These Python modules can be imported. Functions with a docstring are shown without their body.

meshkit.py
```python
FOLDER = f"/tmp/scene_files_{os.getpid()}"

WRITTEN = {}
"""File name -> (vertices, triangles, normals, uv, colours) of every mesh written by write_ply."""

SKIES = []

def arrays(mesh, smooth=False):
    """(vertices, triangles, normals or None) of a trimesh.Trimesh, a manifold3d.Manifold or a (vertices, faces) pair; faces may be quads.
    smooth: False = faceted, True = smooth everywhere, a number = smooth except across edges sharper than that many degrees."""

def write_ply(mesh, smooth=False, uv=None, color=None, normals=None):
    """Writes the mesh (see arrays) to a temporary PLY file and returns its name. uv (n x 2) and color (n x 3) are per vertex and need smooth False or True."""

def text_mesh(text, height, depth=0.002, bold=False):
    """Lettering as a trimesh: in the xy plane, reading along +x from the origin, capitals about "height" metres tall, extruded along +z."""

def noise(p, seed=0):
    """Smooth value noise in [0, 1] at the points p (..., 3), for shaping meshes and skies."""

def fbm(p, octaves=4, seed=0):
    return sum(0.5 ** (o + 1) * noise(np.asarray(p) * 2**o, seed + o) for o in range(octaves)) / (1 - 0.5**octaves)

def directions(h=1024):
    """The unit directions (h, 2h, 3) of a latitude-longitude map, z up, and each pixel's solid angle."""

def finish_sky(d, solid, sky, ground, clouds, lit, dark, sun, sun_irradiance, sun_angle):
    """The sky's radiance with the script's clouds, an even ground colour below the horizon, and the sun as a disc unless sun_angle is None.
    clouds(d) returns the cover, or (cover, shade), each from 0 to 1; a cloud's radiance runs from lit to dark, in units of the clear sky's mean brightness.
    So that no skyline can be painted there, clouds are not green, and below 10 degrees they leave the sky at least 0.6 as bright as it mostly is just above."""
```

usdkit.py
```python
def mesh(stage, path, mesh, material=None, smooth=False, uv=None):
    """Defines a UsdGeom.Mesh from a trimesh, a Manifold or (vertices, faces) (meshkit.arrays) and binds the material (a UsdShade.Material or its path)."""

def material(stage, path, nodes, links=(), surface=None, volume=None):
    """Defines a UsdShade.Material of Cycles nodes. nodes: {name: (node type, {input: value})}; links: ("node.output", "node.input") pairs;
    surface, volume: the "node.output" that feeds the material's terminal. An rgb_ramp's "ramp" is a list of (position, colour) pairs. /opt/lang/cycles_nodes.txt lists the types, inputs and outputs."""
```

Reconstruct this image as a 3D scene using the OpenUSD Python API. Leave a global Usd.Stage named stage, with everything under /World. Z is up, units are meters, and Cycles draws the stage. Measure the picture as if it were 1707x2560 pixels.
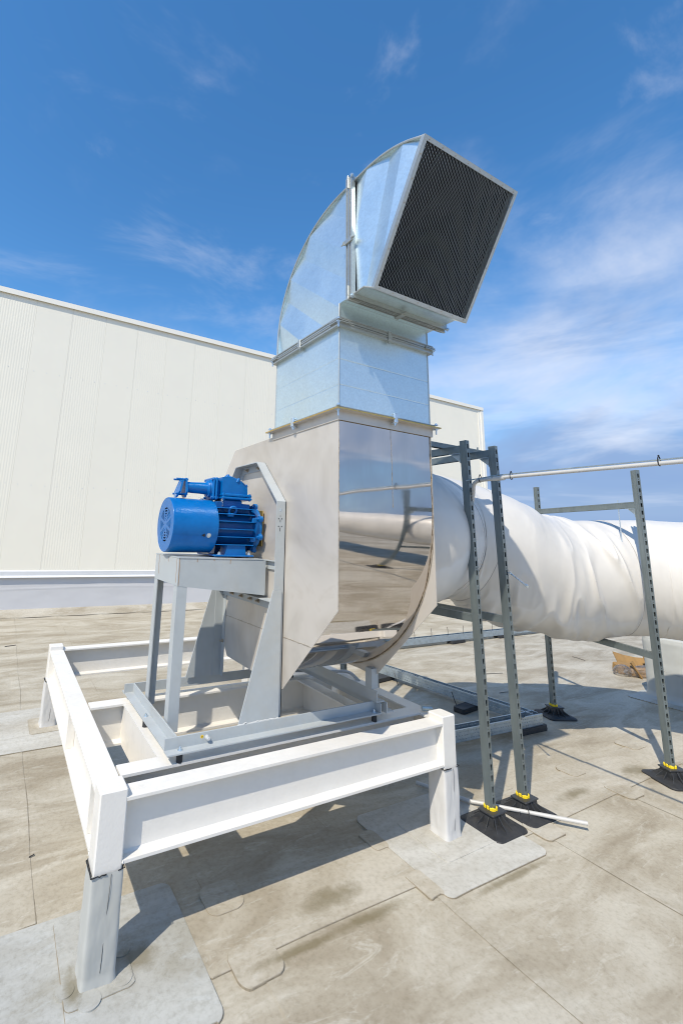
import math, random, numpy as np, trimesh, usdkit, meshkit
from pxr import Usd, UsdGeom, UsdLux, UsdShade, Gf, Sdf
from shapely.geometry import Polygon, Point, box as sbox, LineString
from shapely.ops import unary_union
from scipy.interpolate import CubicSpline, splprep, splev
rng = np.random.default_rng(7)
stage = Usd.Stage.CreateInMemory()
UsdGeom.SetStageUpAxis(stage, 'Z'); UsdGeom.SetStageMetersPerUnit(stage, 1.0)
UsdGeom.Xform.Define(stage, '/World')

# ------------------------------------------------------------------ camera, sky, sun, exposure
R = (0.87462879, -0.48340596, 0.03664902); U = (-0.12704856, -0.15560082, 0.97961577); F = (0.46784948, 0.86145636, 0.19750899)
EYE = (-0.4876, -2.2364, 1.8158)
cam = UsdGeom.Camera.Define(stage, '/World/camera')
cam.AddTransformOp().Set(Gf.Matrix4d(*R, 0, *U, 0, -F[0], -F[1], -F[2], 0, *EYE, 1))
cam.CreateHorizontalApertureAttr(36.0); cam.CreateFocalLengthAttr(23.889)
cam.CreateHorizontalApertureOffsetAttr(4.121); cam.CreateVerticalApertureOffsetAttr(-3.605)
cam.CreateExposureAttr(0.54)
SUN = np.array([-0.75, -0.41, 1.0]); SUN /= np.linalg.norm(SUN)
elev, rot = math.asin(SUN[2]), math.atan2(SUN[0], SUN[1])
sky_m = usdkit.material(stage, '/World/Looks/sky_air', {
    'tc': ('texture_coordinate', {}),
    'sky': ('sky_texture', {'sky_type': 'single_scattering', 'sun_disc': False, 'sun_elevation': elev, 'sun_rotation': rot, 'altitude': 100.0, 'air_density': 1.0, 'aerosol_density': 0.25, 'ozone_density': 3.0}),
    'sat': ('hsv', {'hue': 0.497, 'saturation': 1.25, 'value': 1.0, 'fac': 1.0}),
    'map': ('mapping', {'scale': (1.7, 1.7, 2.9), 'location': (5.1, 1.7, 0.4), 'rotation': (0.0, 0.12, 0.5)}),
    'n1': ('noise_texture', {'scale': 1.15, 'detail': 10.0, 'roughness': 0.60, 'distortion': 0.35}),
    'sep': ('separate_xyz', {}),
    'low': ('map_range', {'from_min': 0.05, 'from_max': 0.53, 'to_min': 0.47, 'to_max': -0.09, 'clamp': True}),
    'ad': ('math', {'math_type': 'add'}),
    'r1': ('map_range', {'range_type': 'smoothstep', 'from_min': 0.40, 'from_max': 0.92, 'to_min': 0.0, 'to_max': 0.95, 'clamp': True}),
    'map2': ('mapping', {'scale': (1.5, 1.5, 6.5), 'location': (1.3, 2.2, 5.0), 'rotation': (0.04, 0.0, 0.0)}),
    'n2': ('noise_texture', {'scale': 1.6, 'detail': 8.0, 'roughness': .55, 'distortion': .4}),
    'map3': ('mapping', {'scale': (1.5, 2.6, 3.4), 'location': (6.3, 4.4, 1.9), 'rotation': (0.5, 0.2, 0.8)}), 'n3': ('noise_texture', {'scale': 2.0, 'detail': 9.0, 'roughness': .60, 'distortion': .45}),
    'r3': ('map_range', {'range_type': 'smoothstep', 'from_min': 0.52, 'from_max': 0.80, 'to_min': 0.0, 'to_max': 0.30, 'clamp': True}), 'mx': ('math', {'math_type': 'maximum'}),
    'low2': ('map_range', {'from_min': 0.03, 'from_max': 0.30, 'to_min': -0.20, 'to_max': 0.10, 'clamp': True}), 'ad2': ('math', {'math_type': 'add'}),
    'r2': ('rgb_ramp', {'ramp': [(0.0, (1.0, 1.6, 3.0)), (0.40, (1.35, 1.95, 3.2)), (0.62, (3.3, 3.6, 4.3)), (1.0, (4.3, 4.5, 5.0))]}),
    'mix': ('mix', {'mix_type': 'mix'}),
    'bg': ('background_shader', {'strength': 0.15})},
    [('sky.color', 'sat.color'), ('tc.generated', 'map.vector'), ('map.vector', 'n1.vector'), ('tc.generated', 'sep.vector'), ('sep.z', 'low.value'), ('n1.fac', 'ad.value1'), ('low.result', 'ad.value2'),
     ('ad.value', 'r1.value'), ('tc.generated', 'map2.vector'), ('map2.vector', 'n2.vector'), ('sep.z', 'low2.value'), ('n2.fac', 'ad2.value1'), ('low2.result', 'ad2.value2'), ('ad2.value', 'r2.fac'), ('tc.generated', 'map3.vector'), ('map3.vector', 'n3.vector'), ('n3.fac', 'r3.value'), ('r1.result', 'mx.value1'), ('r3.result', 'mx.value2'), ('mx.value', 'mix.fac'), ('r2.color', 'mix.color2'), ('sat.color', 'mix.color1'), ('mix.color', 'bg.color')], surface='bg.background')
dome = UsdLux.DomeLight.Define(stage, '/World/sky')
UsdShade.MaterialBindingAPI.Apply(dome.GetPrim()).Bind(sky_m)
sun = UsdLux.DistantLight.Define(stage, '/World/sun')
sun.CreateNormalizeAttr(True); sun.CreateIntensityAttr(0.80); sun.CreateAngleAttr(0.5); sun.CreateColorAttr(Gf.Vec3f(1.0, 0.925, 0.80))
zx = np.cross([0, 0, 1.0], SUN); zx /= np.linalg.norm(zx); zy = np.cross(SUN, zx)
sun.AddTransformOp().Set(Gf.Matrix4d(*map(float, zx), 0, *map(float, zy), 0, *map(float, SUN), 0, 0, 0, 0, 1))

# ------------------------------------------------------------------ helpers
used = {}
def path_for(parent, name):
    key = f'{parent}/{name}'; n = used.get(key, -1) + 1; used[key] = n
    return key if n == 0 else f'{key}_{n:03d}'
def put(prim, **kw):
    for k_, v_ in kw.items():
        if v_: prim.SetCustomDataByKey(k_, v_)
def thing(name, label=None, cat=None, group=None, kind=None, loc=None, rz=0.0):
    x = UsdGeom.Xform.Define(stage, path_for('/World', name))
    if loc is not None:
        x.AddTranslateOp().Set(Gf.Vec3d(*loc)); x.AddRotateZOp().Set(float(rz))
    put(x.GetPrim(), label=label, category=cat, group=group, kind=kind)
    return str(x.GetPath())
def part(parent, name, mesh, mat, smooth=False, label=None, kind=None):
    p = path_for(parent, name)
    m = usdkit.mesh(stage, p, cat_(mesh), M[mat], smooth)
    put(m.GetPrim(), label=label, kind=kind)
    return p
def solo(name, mesh, mat, label, cat, group=None, smooth=False, kind=None):
    p = part('/World', name, mesh, mat, smooth); put(stage.GetPrimAtPath(p), label=label, category=cat, group=group, kind=kind); return p
def copy_of(src, name, label, loc, rz, group):
    x = UsdGeom.Xform.Define(stage, path_for('/World', name))
    x.GetPrim().GetReferences().AddInternalReference(src)
    x.ClearXformOpOrder(); x.AddTranslateOp().Set(Gf.Vec3d(*loc)); x.AddRotateZOp().Set(float(rz))
    x.GetPrim().SetInstanceable(True); put(x.GetPrim(), label=label, group=group)
def cat_(m):
    if isinstance(m, list):
        m = [cat_(a) for a in m]
        return trimesh.util.concatenate(m)
    if isinstance(m, tuple): return trimesh.Trimesh(np.asarray(m[0], float), tri(m[1]), process=False)
    return m
def tri(f):
    f = np.asarray(f, int)
    return np.vstack([f[:, [0, 1, 2]], f[:, [0, 2, 3]]]) if f.shape[1] == 4 else f
def bx(x0, x1, y0, y1, z0, z1, b=0.0):
    lo, hi = np.array([min(x0, x1), min(y0, y1), min(z0, z1)], float), np.array([max(x0, x1), max(y0, y1), max(z0, z1)], float)
    if b <= 0:
        m = trimesh.creation.box(hi - lo); m.apply_translation((lo + hi) / 2); return m
    b = min(b, (hi - lo).min() * .45); pts = []
    for i in range(8):
        s = np.array([(i >> k) & 1 for k in range(3)]); c = np.where(s, hi, lo); d = np.where(s, -b, b)
        for k in range(3):
            q = c + d; q[k] = c[k]; pts.append(q)
    return trimesh.convex.convex_hull(np.array(pts))
def ext(poly, axis, a, b):
    if not isinstance(poly, Polygon) and not hasattr(poly, 'geoms'): poly = Polygon(poly)
    out = []
    for g in getattr(poly, 'geoms', [poly]):
        m = trimesh.creation.extrude_polygon(g, b - a, engine='earcut'); v = np.array(m.vertices); f = np.array(m.faces); v[:, 2] += a
        if axis == 'x': v = v[:, [2, 0, 1]]
        elif axis == 'y': v = v[:, [0, 2, 1]]; f = f[:, ::-1]
        out.append(trimesh.Trimesh(v, f, process=False))
    return cat_(out)
def tube(pts, r, n=12, caps=True):
    P = np.asarray(pts, float); t = np.gradient(P, axis=0); t /= np.linalg.norm(t, axis=1)[:, None]
    rr = np.broadcast_to(np.asarray(r, float), (len(P),))
    a = np.cross(t[0], [0, 0, 1.0] if abs(t[0][2]) < .9 else [1.0, 0, 0]); a /= np.linalg.norm(a); A = []
    for k_ in range(len(P)):
        a = a - t[k_] * (a @ t[k_]); a /= np.linalg.norm(a); A.append(a.copy())
    A = np.array(A); B = np.cross(t, A); th = np.linspace(0, 2 * np.pi, n, endpoint=False)
    v = (P[:, None] + rr[:, None, None] * (np.cos(th)[None, :, None] * A[:, None] + np.sin(th)[None, :, None] * B[:, None])).reshape(-1, 3)
    i, j = np.meshgrid(np.arange(len(P) - 1), np.arange(n), indexing='ij'); i = i.ravel(); j = j.ravel(); k2 = (j + 1) % n
    f = tri(np.stack([i * n + j, i * n + k2, (i + 1) * n + k2, (i + 1) * n + j], 1))
    if caps:
        c0, c1 = len(v), len(v) + 1; v = np.vstack([v, P[0], P[-1]]); jj = np.arange(n); kk = (jj + 1) % n; e = (len(P) - 1) * n
        f = np.vstack([f, np.stack([np.full(n, c0), kk, jj], 1), np.stack([np.full(n, c1), e + jj, e + kk], 1)])
    return trimesh.Trimesh(v, f, process=False)
def cyl(p, q, r, n=16, r2=None):
    p, q = np.array(p, float), np.array(q, float)
    return tube([p, q], [r, r if r2 is None else r2], n)
def bar(p, q, w, h, up=(0, 0, 1), b=0.002):
    p, q = np.array(p, float), np.array(q, float); L = np.linalg.norm(q - p); t = (q - p) / L
    s = np.cross(up, t); s /= np.linalg.norm(s); u = np.cross(t, s)
    m = bx(0, L, -w / 2, w / 2, -h / 2, h / 2, b); v = np.array(m.vertices)
    m.vertices = p + v[:, :1] * t + v[:, 1:2] * s + v[:, 2:3] * u
    return m
def rot(m, deg, axis, at=(0, 0, 0)):
    m = m.copy(); m.apply_transform(trimesh.transformations.rotation_matrix(math.radians(deg), axis, at)); return m
def mv(m, x=0, y=0, z=0):
    m = m.copy(); m.apply_translation((x, y, z)); return m
def bolt(p, d, r=.011, h=.009, stub=.014, washer=True):
    p, d = np.array(p, float), np.array(d, float); d /= np.linalg.norm(d)
    o = [cyl(p + d * .0025, p + d * (.0025 + h), r, 6)]
    if washer: o.append(cyl(p - d * .001, p + d * .003, r * 1.55, 14))
    if stub: o.append(cyl(p + d * h, p + d * (h + stub), r * .55, 8))
    return cat_(o)
def rounded(x0, x1, y0, y1, r, wob=0.0, seed=0):
    p = sbox(min(x0, x1) + r, min(y0, y1) + r, max(x0, x1) - r, max(y0, y1) - r).buffer(r, 6)
    if wob:
        g = np.random.default_rng(seed); c = np.array(p.segmentize(.12).exterior.coords)[:-1]
        c += wob * np.stack([np.interp(np.arange(len(c)), np.linspace(0, len(c), 9), g.normal(size=9)), np.interp(np.arange(len(c)), np.linspace(0, len(c), 9), g.normal(size=9))], 1)
        p = Polygon(c).buffer(0)
    return p
def ibeam(axis, a, b, c, z0, z1, w, tf=.012, tw=.009):
    """I-section from a to b along the axis, its web at c, z0 to z1."""
    h = w / 2; fr = .01
    P = [(c - h, z0), (c + h, z0), (c + h, z0 + tf), (c + tw / 2 + fr, z0 + tf), (c + tw / 2, z0 + tf + fr), (c + tw / 2, z1 - tf - fr), (c + tw / 2 + fr, z1 - tf), (c + h, z1 - tf), (c + h, z1),
         (c - h, z1), (c - h, z1 - tf), (c - tw / 2 - fr, z1 - tf), (c - tw / 2, z1 - tf - fr), (c - tw / 2, z0 + tf + fr), (c - tw / 2 - fr, z0 + tf), (c - h, z0 + tf)]
    p = Polygon(P).buffer(.0012, 2)
    return ext(p, axis, a, b)
def grid(fn, nu, nv):
    u, v = np.meshgrid(np.linspace(0, 1, nu), np.linspace(0, 1, nv), indexing='ij'); P = fn(u, v).reshape(-1, 3)
    i, j = np.meshgrid(np.arange(nu - 1), np.arange(nv - 1), indexing='ij'); i = i.ravel(); j = j.ravel()
    return trimesh.Trimesh(P, tri(np.stack([i * nv + j, (i + 1) * nv + j, (i + 1) * nv + j + 1, i * nv + j + 1], 1)), process=False)

# ------------------------------------------------------------------ materials
M = {}
def mat(name, nodes, links, surface='p.BSDF'):
    M[name] = usdkit.material(stage, '/World/Looks/' + name, nodes, links, surface=surface)
def plain(name, col, rough=.5, metal=0.0, var=.08, scale=14.0, bump=0.0, bscale=120.0, spec=.5, stretch=(1, 1, 1), coat=0.0, rvar=.08, dirt=None, dirt_amt=.5):
    c = np.array(col, float)
    n = {'g': ('geometry', {}), 'mp': ('mapping', {'scale': stretch}), 'n': ('noise_texture', {'scale': scale, 'detail': 6.0, 'roughness': .62}),
         'r': ('rgb_ramp', {'ramp': [(.28, tuple(c * (1 - var))), (.72, tuple(np.minimum(c * (1 + var), .95)))]}),
         'rr': ('map_range', {'from_min': .3, 'from_max': .7, 'to_min': max(rough - rvar, .02), 'to_max': rough + rvar, 'clamp': True}),
         'p': ('principled_bsdf', {'metallic': metal, 'specular_ior_level': spec, 'coat_weight': coat, 'coat_roughness': .12})}
    l = [('g.position', 'mp.vector'), ('mp.vector', 'n.vector'), ('n.fac', 'r.fac'), ('n.fac', 'rr.value'), ('rr.result', 'p.roughness')]
    out = 'r.color'
    if dirt is not None:
        n['dn'] = ('noise_texture', {'scale': scale * .35, 'detail': 9.0, 'roughness': .75, 'distortion': .4})
        n['dr'] = ('rgb_ramp', {'ramp': [(.5, (0, 0, 0)), (.75, (dirt_amt,) * 3)]}); n['dm'] = ('mix', {'mix_type': 'mix', 'color2': dirt})
        l += [('mp.vector', 'dn.vector'), ('dn.fac', 'dr.fac'), ('dr.color', 'dm.fac'), (out, 'dm.color1')]; out = 'dm.color'
    l.append((out, 'p.base_color'))
    if bump:
        n['bn'] = ('noise_texture', {'scale': bscale, 'detail': 4.0}); n['b'] = ('bump', {'strength': bump, 'distance': .004})
        l += [('mp.vector', 'bn.vector'), ('bn.fac', 'b.height'), ('b.normal', 'p.normal')]
    mat(name, n, l)
plain('white_paint', (.735, .71, .655), .38, 0, .025, 9, .25, 60, dirt=(.62, .55, .42), dirt_amt=.22)
plain('cladding', (.88, .83, .69), .42, 0, .015, 1.2, .03, 8)
plain('cladding_trim', (.87, .83, .72), .4, 0, .02, 2)
plain('flashing', (.70, .70, .69), .35, 0, .02, 3)
plain('upstand', (.585, .58, .575), .55, 0, .03, 1.5, .5, 3.5)
plain('boot', (.58, .57, .545), .62, 0, .04, 7, .2, 30, dirt=(.45, .40, .30), dirt_amt=.3)
plain('boot_cool', (.43, .435, .405), .66, 0, .04, 7, .2, 30, dirt=(.40, .37, .28), dirt_amt=.28)
plain('sealant', (.012, .012, .013), .5)
plain('grey_paint', (.40, .43, .435), .42, 0, .05, 10, .12, 80, dirt=(.45, .33, .16), dirt_amt=.16)
plain('rust', (.38, .20, .06), .8, 0, .25, 60)
plain('weld', (.44, .37, .28), .4, .6, .3, 70, .5, 200)
plain('weld_paint', (.5, .51, .5), .45, 0, .1, 40, .3, 150)
plain('rubber', (.028, .029, .031), .6, 0, .2, 30, .2, 150, dirt=(.10, .09, .075), dirt_amt=.35)
plain('black_plastic', (.035, .037, .04), .42, 0, .2, 25, .1, 90, dirt=(.12, .11, .09), dirt_amt=.3)
plain('yellow_plastic', (.85, .62, .02), .4, 0, .06, 20)
plain('zinc', (.62, .70, .76), .28, .9, .12, 60)
plain('brass', (.62, .43, .14), .35, .8, .1, 40)
plain('blue_paint', (.0, .13, .40), .36, 0, .10, 14, .22, 90, spec=.28, coat=.16, dirt=(.002, .10, .36), dirt_amt=.4)
plain('blue_dark', (.0, .075, .25), .4, 0, .12, 20, .15, 90, spec=.28, coat=.12)
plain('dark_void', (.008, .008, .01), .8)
plain('pvc', (.52, .51, .48), .35, 0, .03, 12)
plain('cardboard', (.30, .175, .06), .8, 0, .12, 18)
plain('plastic_wrap', (.72, .70, .66), .15, 0, .2, 25, .6, 25)
plain('strut', (.20, .235, .238), .42, .55, .16, 9, .06, 60, stretch=(1, 1, .25), dirt=(.36, .40, .41), dirt_amt=.35)
plain('strut_bright', (.46, .52, .52), .36, .75, .14, 16)
plain('tray', (.42, .49, .53), .38, .7, .14, 14)
plain('warning', (.95, .60, .02), .5, 0, .02)
plain('stick', (.05, .045, .04), .8)
plain('slate_paint', (.82, .80, .76), .5)
# galvanised sheet: spangle and faint rolling lines
def galv(name, col, rough, metal, stretch):
    mat(name, {'g': ('geometry', {}), 'mp': ('mapping', {'scale': stretch}), 'v': ('voronoi_texture', {'scale': 95.0, 'feature': 'f1'}), 'n': ('noise_texture', {'scale': 2.2, 'detail': 5.0, 'roughness': .6}),
        'vb': ('rgb_to_bw', {}), 'vr': ('map_range', {'from_min': 0.0, 'from_max': 1.0, 'to_min': .93, 'to_max': 1.06}), 'nr': ('map_range', {'from_min': .3, 'from_max': .7, 'to_min': .96, 'to_max': 1.03}),
        'mm': ('math', {'math_type': 'multiply'}), 'mc': ('vector_math', {'math_type': 'scale', 'vector1': col}), 'rr': ('map_range', {'from_min': .3, 'from_max': .7, 'to_min': rough - .06, 'to_max': rough + .08}),
        'bn': ('noise_texture', {'scale': 5.0, 'detail': 3.0}), 'b': ('bump', {'strength': .022, 'distance': .01}),
        'p': ('principled_bsdf', {'metallic': metal})},
        [('g.position', 'mp.vector'), ('mp.vector', 'v.vector'), ('mp.vector', 'n.vector'), ('v.color', 'vb.color'), ('vb.val', 'vr.value'), ('n.fac', 'nr.value'), ('vr.result', 'mm.value1'), ('nr.result', 'mm.value2'),
         ('mm.value', 'mc.scale'), ('mc.vector', 'p.base_color'), ('n.fac', 'rr.value'), ('rr.result', 'p.roughness'), ('g.position', 'bn.vector'), ('bn.fac', 'b.height'), ('b.normal', 'p.normal')])
galv('galvanised', (.65, .77, .81), .35, .80, (1, 1, 1))
galv('galvanised_rail', (.46, .48, .46), .42, .7, (1, 1, 1))
# stainless: matt brushed side plates, mirror wrap
mat('stainless_matt', {'g': ('geometry', {}), 'mp': ('mapping', {'scale': (1, 1, 9.0)}), 'n': ('noise_texture', {'scale': 26.0, 'detail': 5.0}), 'mp2': ('mapping', {'scale': (1, 1.0, 1.0)}), 'n2': ('noise_texture', {'scale': 1.9, 'detail': 7.0, 'roughness': .58, 'distortion': 1.2}),
    'r': ('rgb_ramp', {'ramp': [(.25, (.50, .455, .395)), (.50, (.61, .565, .50)), (.62, (.63, .585, .52)), (.80, (.50, .44, .36))]}), 'rr': ('map_range', {'from_min': .3, 'from_max': .7, 'to_min': .36, 'to_max': .52}), 'b': ('bump', {'strength': .05, 'distance': .002}),
    'p': ('principled_bsdf', {'metallic': .38, 'anisotropic': .3})},
    [('g.position', 'mp.vector'), ('mp.vector', 'n.vector'), ('g.position', 'mp2.vector'), ('mp2.vector', 'n2.vector'), ('n2.fac', 'r.fac'), ('r.color', 'p.base_color'), ('n2.fac', 'rr.value'), ('rr.result', 'p.roughness'), ('n.fac', 'b.height'), ('b.normal', 'p.normal')])
mat('stainless_mirror', {'g': ('geometry', {}), 'n': ('noise_texture', {'scale': 1.7, 'detail': 2.0}), 'mp2': ('mapping', {'scale': (2.2, 1, .6)}), 'n2': ('noise_texture', {'scale': 4.0, 'detail': 8.0, 'roughness': .7}),
    'r': ('rgb_ramp', {'ramp': [(.3, (.64, .60, .57)), (.7, (.58, .545, .515))]}), 'rr': ('map_range', {'from_min': .35, 'from_max': .75, 'to_min': .02, 'to_max': .09, 'clamp': True}), 'b': ('bump', {'strength': .05, 'distance': .03}),
    'p': ('principled_bsdf', {'metallic': 1.0})},
    [('g.position', 'n.vector'), ('g.position', 'mp2.vector'), ('mp2.vector', 'n2.vector'), ('n2.fac', 'r.fac'), ('r.color', 'p.base_color'), ('n2.fac', 'rr.value'), ('rr.result', 'p.roughness'), ('n.fac', 'b.height'), ('b.normal', 'p.normal')])
# pipe jacket
plain('jacket', (.64, .61, .555), .40, 0, .03, 5, .10, 30, dirt=(.52, .47, .40), dirt_amt=.2)
plain('jacket_seam', (.40, .38, .35), .6, 0, .2, 20)
# roofing membrane: warm grey, streaked, stained
STAINS = [((1.20, -.042), .16, .055), ((1.30, -.215), .2, .03), ((.235, .06), .075, .06), ((-.03, .03), .03, .07), ((3.47, -.04), .15, .045), ((4.33, -.06), .13, .06), ((.9, -.215), .25, .02), ((2.2, -.36), .3, .02)]
def membrane(name, warm, pale, dark, cool):
    n = {'g': ('geometry', {}), 'mp': ('mapping', {'scale': (.55, 1.5, 1)}), 'n1': ('noise_texture', {'scale': 1.9, 'detail': 9.0, 'roughness': .60, 'distortion': 1.0}), 'r1': ('rgb_ramp', {'ramp': [(.36, dark), (.49, warm), (.62, pale)]}),
         'mp3': ('mapping', {'scale': (.9, 3.2, 1), 'rotation': (0, 0, .12)}), 'n3': ('noise_texture', {'scale': 3.6, 'detail': 11.0, 'roughness': .76, 'distortion': 1.4}), 'r3': ('rgb_ramp', {'ramp': [(.54, (0, 0, 0)), (.62, (.35, .35, .35)), (.75, (.75, .75, .75))]}), 'm3': ('mix', {'mix_type': 'mix', 'color2': cool}),
         'n4': ('noise_texture', {'scale': 38.0, 'detail': 6.0, 'roughness': .75}), 'r4': ('rgb_ramp', {'ramp': [(.34, (.83, .82, .79)), (.50, (.99, .99, .985)), (.66, (1.05, 1.05, 1.05))]}), 'm4': ('mix', {'mix_type': 'multiply', 'fac': 1.0}),
         'n5': ('noise_texture', {'scale': 9.0, 'detail': 8.0, 'roughness': .7}), 'b': ('bump', {'strength': .35, 'distance': .006}), 'p': ('principled_bsdf', {'roughness': .62, 'specular_ior_level': .35}),
         'sm': ('mix', {'mix_type': 'mix', 'color2': (.155, .125, .06)})}
    l = [('g.position', 'mp.vector'), ('mp.vector', 'n1.vector'), ('n1.fac', 'r1.fac'), ('g.position', 'mp3.vector'), ('mp3.vector', 'n3.vector'), ('n3.fac', 'r3.fac'), ('r3.color', 'm3.fac'), ('r1.color', 'm3.color1'),
         ('g.position', 'n4.vector'), ('n4.fac', 'r4.fac'), ('m3.color', 'm4.color1'), ('r4.color', 'm4.color2'), ('g.position', 'n5.vector'), ('n5.fac', 'b.height'), ('b.normal', 'p.normal'), ('m4.color', 'sm.color1'), ('sm.color', 'p.base_color')]
    prev = None
    for i, ((sx, sy), rx, ry) in enumerate(STAINS):
        n[f's{i}'] = ('vector_math', {'math_type': 'subtract', 'vector2': (sx, sy, 0)}); n[f'k{i}'] = ('vector_math', {'math_type': 'multiply', 'vector2': (1 / rx, 1 / ry, 0)}); n[f'd{i}'] = ('vector_math', {'math_type': 'length'})
        n[f'e{i}'] = ('math', {'math_type': 'multiply_add', 'value2': 2.6}); n[f'q{i}'] = ('map_range', {'from_min': 1.75, 'from_max': 2.75, 'to_min': .66, 'to_max': 0.0, 'clamp': True})
        l += [('g.position', f's{i}.vector1'), (f's{i}.vector', f'k{i}.vector1'), (f'k{i}.vector', f'd{i}.vector1'), ('n5.fac', f'e{i}.value1'), (f'd{i}.value', f'e{i}.value3'), (f'e{i}.value', f'q{i}.value')]
        if prev is None: prev = f'q{i}.result'
        else:
            n[f'x{i}'] = ('math', {'math_type': 'maximum'}); l += [(prev, f'x{i}.value1'), (f'q{i}.result', f'x{i}.value2')]; prev = f'x{i}.value'
    l.append((prev, 'sm.fac')); mat(name, n, l)
membrane('membrane', (.395, .350, .268), (.485, .445, .36), (.31, .265, .192), (.57, .54, .46))
membrane('membrane_pale', (.47, .45, .395), (.53, .515, .465), (.40, .37, .31), (.56, .54, .49))
membrane('membrane_patch', (.415, .372, .292), (.49, .45, .37), (.335, .29, .215), (.55, .53, .46))
membrane('membrane_cool', (.40, .395, .36), (.455, .455, .42), (.33, .315, .265), (.48, .50, .49))
plain('grime', (.27, .23, .165), .8, 0, .3, 40)
plain('duct_shade', (.035, .036, .038), .7, 0, .2, 12)  # near-black colour that paints the shade inside the exhaust duct
plain('mesh_wire', (.42, .45, .46), .5, .5, .1, 12)
plain('gap_dark', (.11, .09, .095), .7, 0, .2, 20)

# ------------------------------------------------------------------ roof (setting)
roof = thing('roof', kind='structure')
part(roof, 'membrane', bx(-140, 160, -140, 160, -.30, 0), 'membrane')
part(roof, 'membrane_sheet', ext(rounded(-1.6, -.02, -2.2, .437, .02, .004, 3), 'z', -.01, .003), 'membrane_cool', label='cool grey membrane sheet around the post')
def lap(x0, x1, y0, y1, h=.003, edge='hi'):
    """a welded overlap: one crisp edge, the other feathered out"""
    ys = np.linspace(y0, y1, max(3, int(abs(y1 - y0) / .25))); wob = .005 * np.sin(ys * 2.1) + .004 * np.sin(ys * 5.3 + x0)
    hs = [(x0, -.001), (x0 + (x1 - x0) * .35, h * .5), (x1 - .003, h), (x1, h), (x1, -.001)]
    v = np.array([[x + w_, y, z] for y, w_ in zip(ys, wob) for x, z in hs]); k_ = len(hs); f = []
    for i in range(len(ys) - 1):
        for j in range(k_ - 1): f.append([i * k_ + j, i * k_ + j + 1, (i + 1) * k_ + j + 1, (i + 1) * k_ + j])
    f = tri(f) if x1 > x0 else tri(f)[:, ::-1]
    return trimesh.Trimesh(v, f, process=False)
def grime(x, y0, y1, w=.0022, z=.0015):
    ys = np.linspace(y0, y1, max(4, int(abs(y1 - y0) / .08))); g = np.random.default_rng(int(abs(x) * 1000) + 5)
    ww = w * (.35 + g.random(len(ys))); wob = .005 * np.sin(ys * 2.1) + .004 * np.sin(ys * 5.3 + x)
    v = np.array([[x + wb + s * a, y, z] for y, a, wb in zip(ys, ww, wob) for s in (-.6, 1)]); n = len(ys)
    return trimesh.Trimesh(v, tri([[2 * i, 2 * i + 1, 2 * i + 3, 2 * i + 2] for i in range(n - 1) if i == 0 or meshkit.noise(np.array([i * .31, x * 7, 0.0])) > .45]), process=False)
FAR = [-2.6, -1.75, -.95, -.15, .62, 1.52, 2.29, 3.1, 3.93, 4.75, 5.6, 6.45, 7.3, 8.15, 9.0, 9.9, 10.8, 11.7, 12.6]
for x in FAR:
    y0_ = .215 if x > 0 else .44
    part(roof, 'membrane_lap', lap(x - .10, x, y0_, 8.55), 'membrane', smooth=30)
    part(roof, 'seam_grime', grime(x + .002, y0_, 8.5), 'grime')
for x in (.69, 1.71, 2.76, 3.83, 4.88, 5.92, 6.96):
    part(roof, 'membrane_lap', lap(x + .10, x, -3.4, -.17), 'membrane', smooth=30)
    part(roof, 'seam_grime', grime(x - .002, -3.4, -.17), 'grime')
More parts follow.
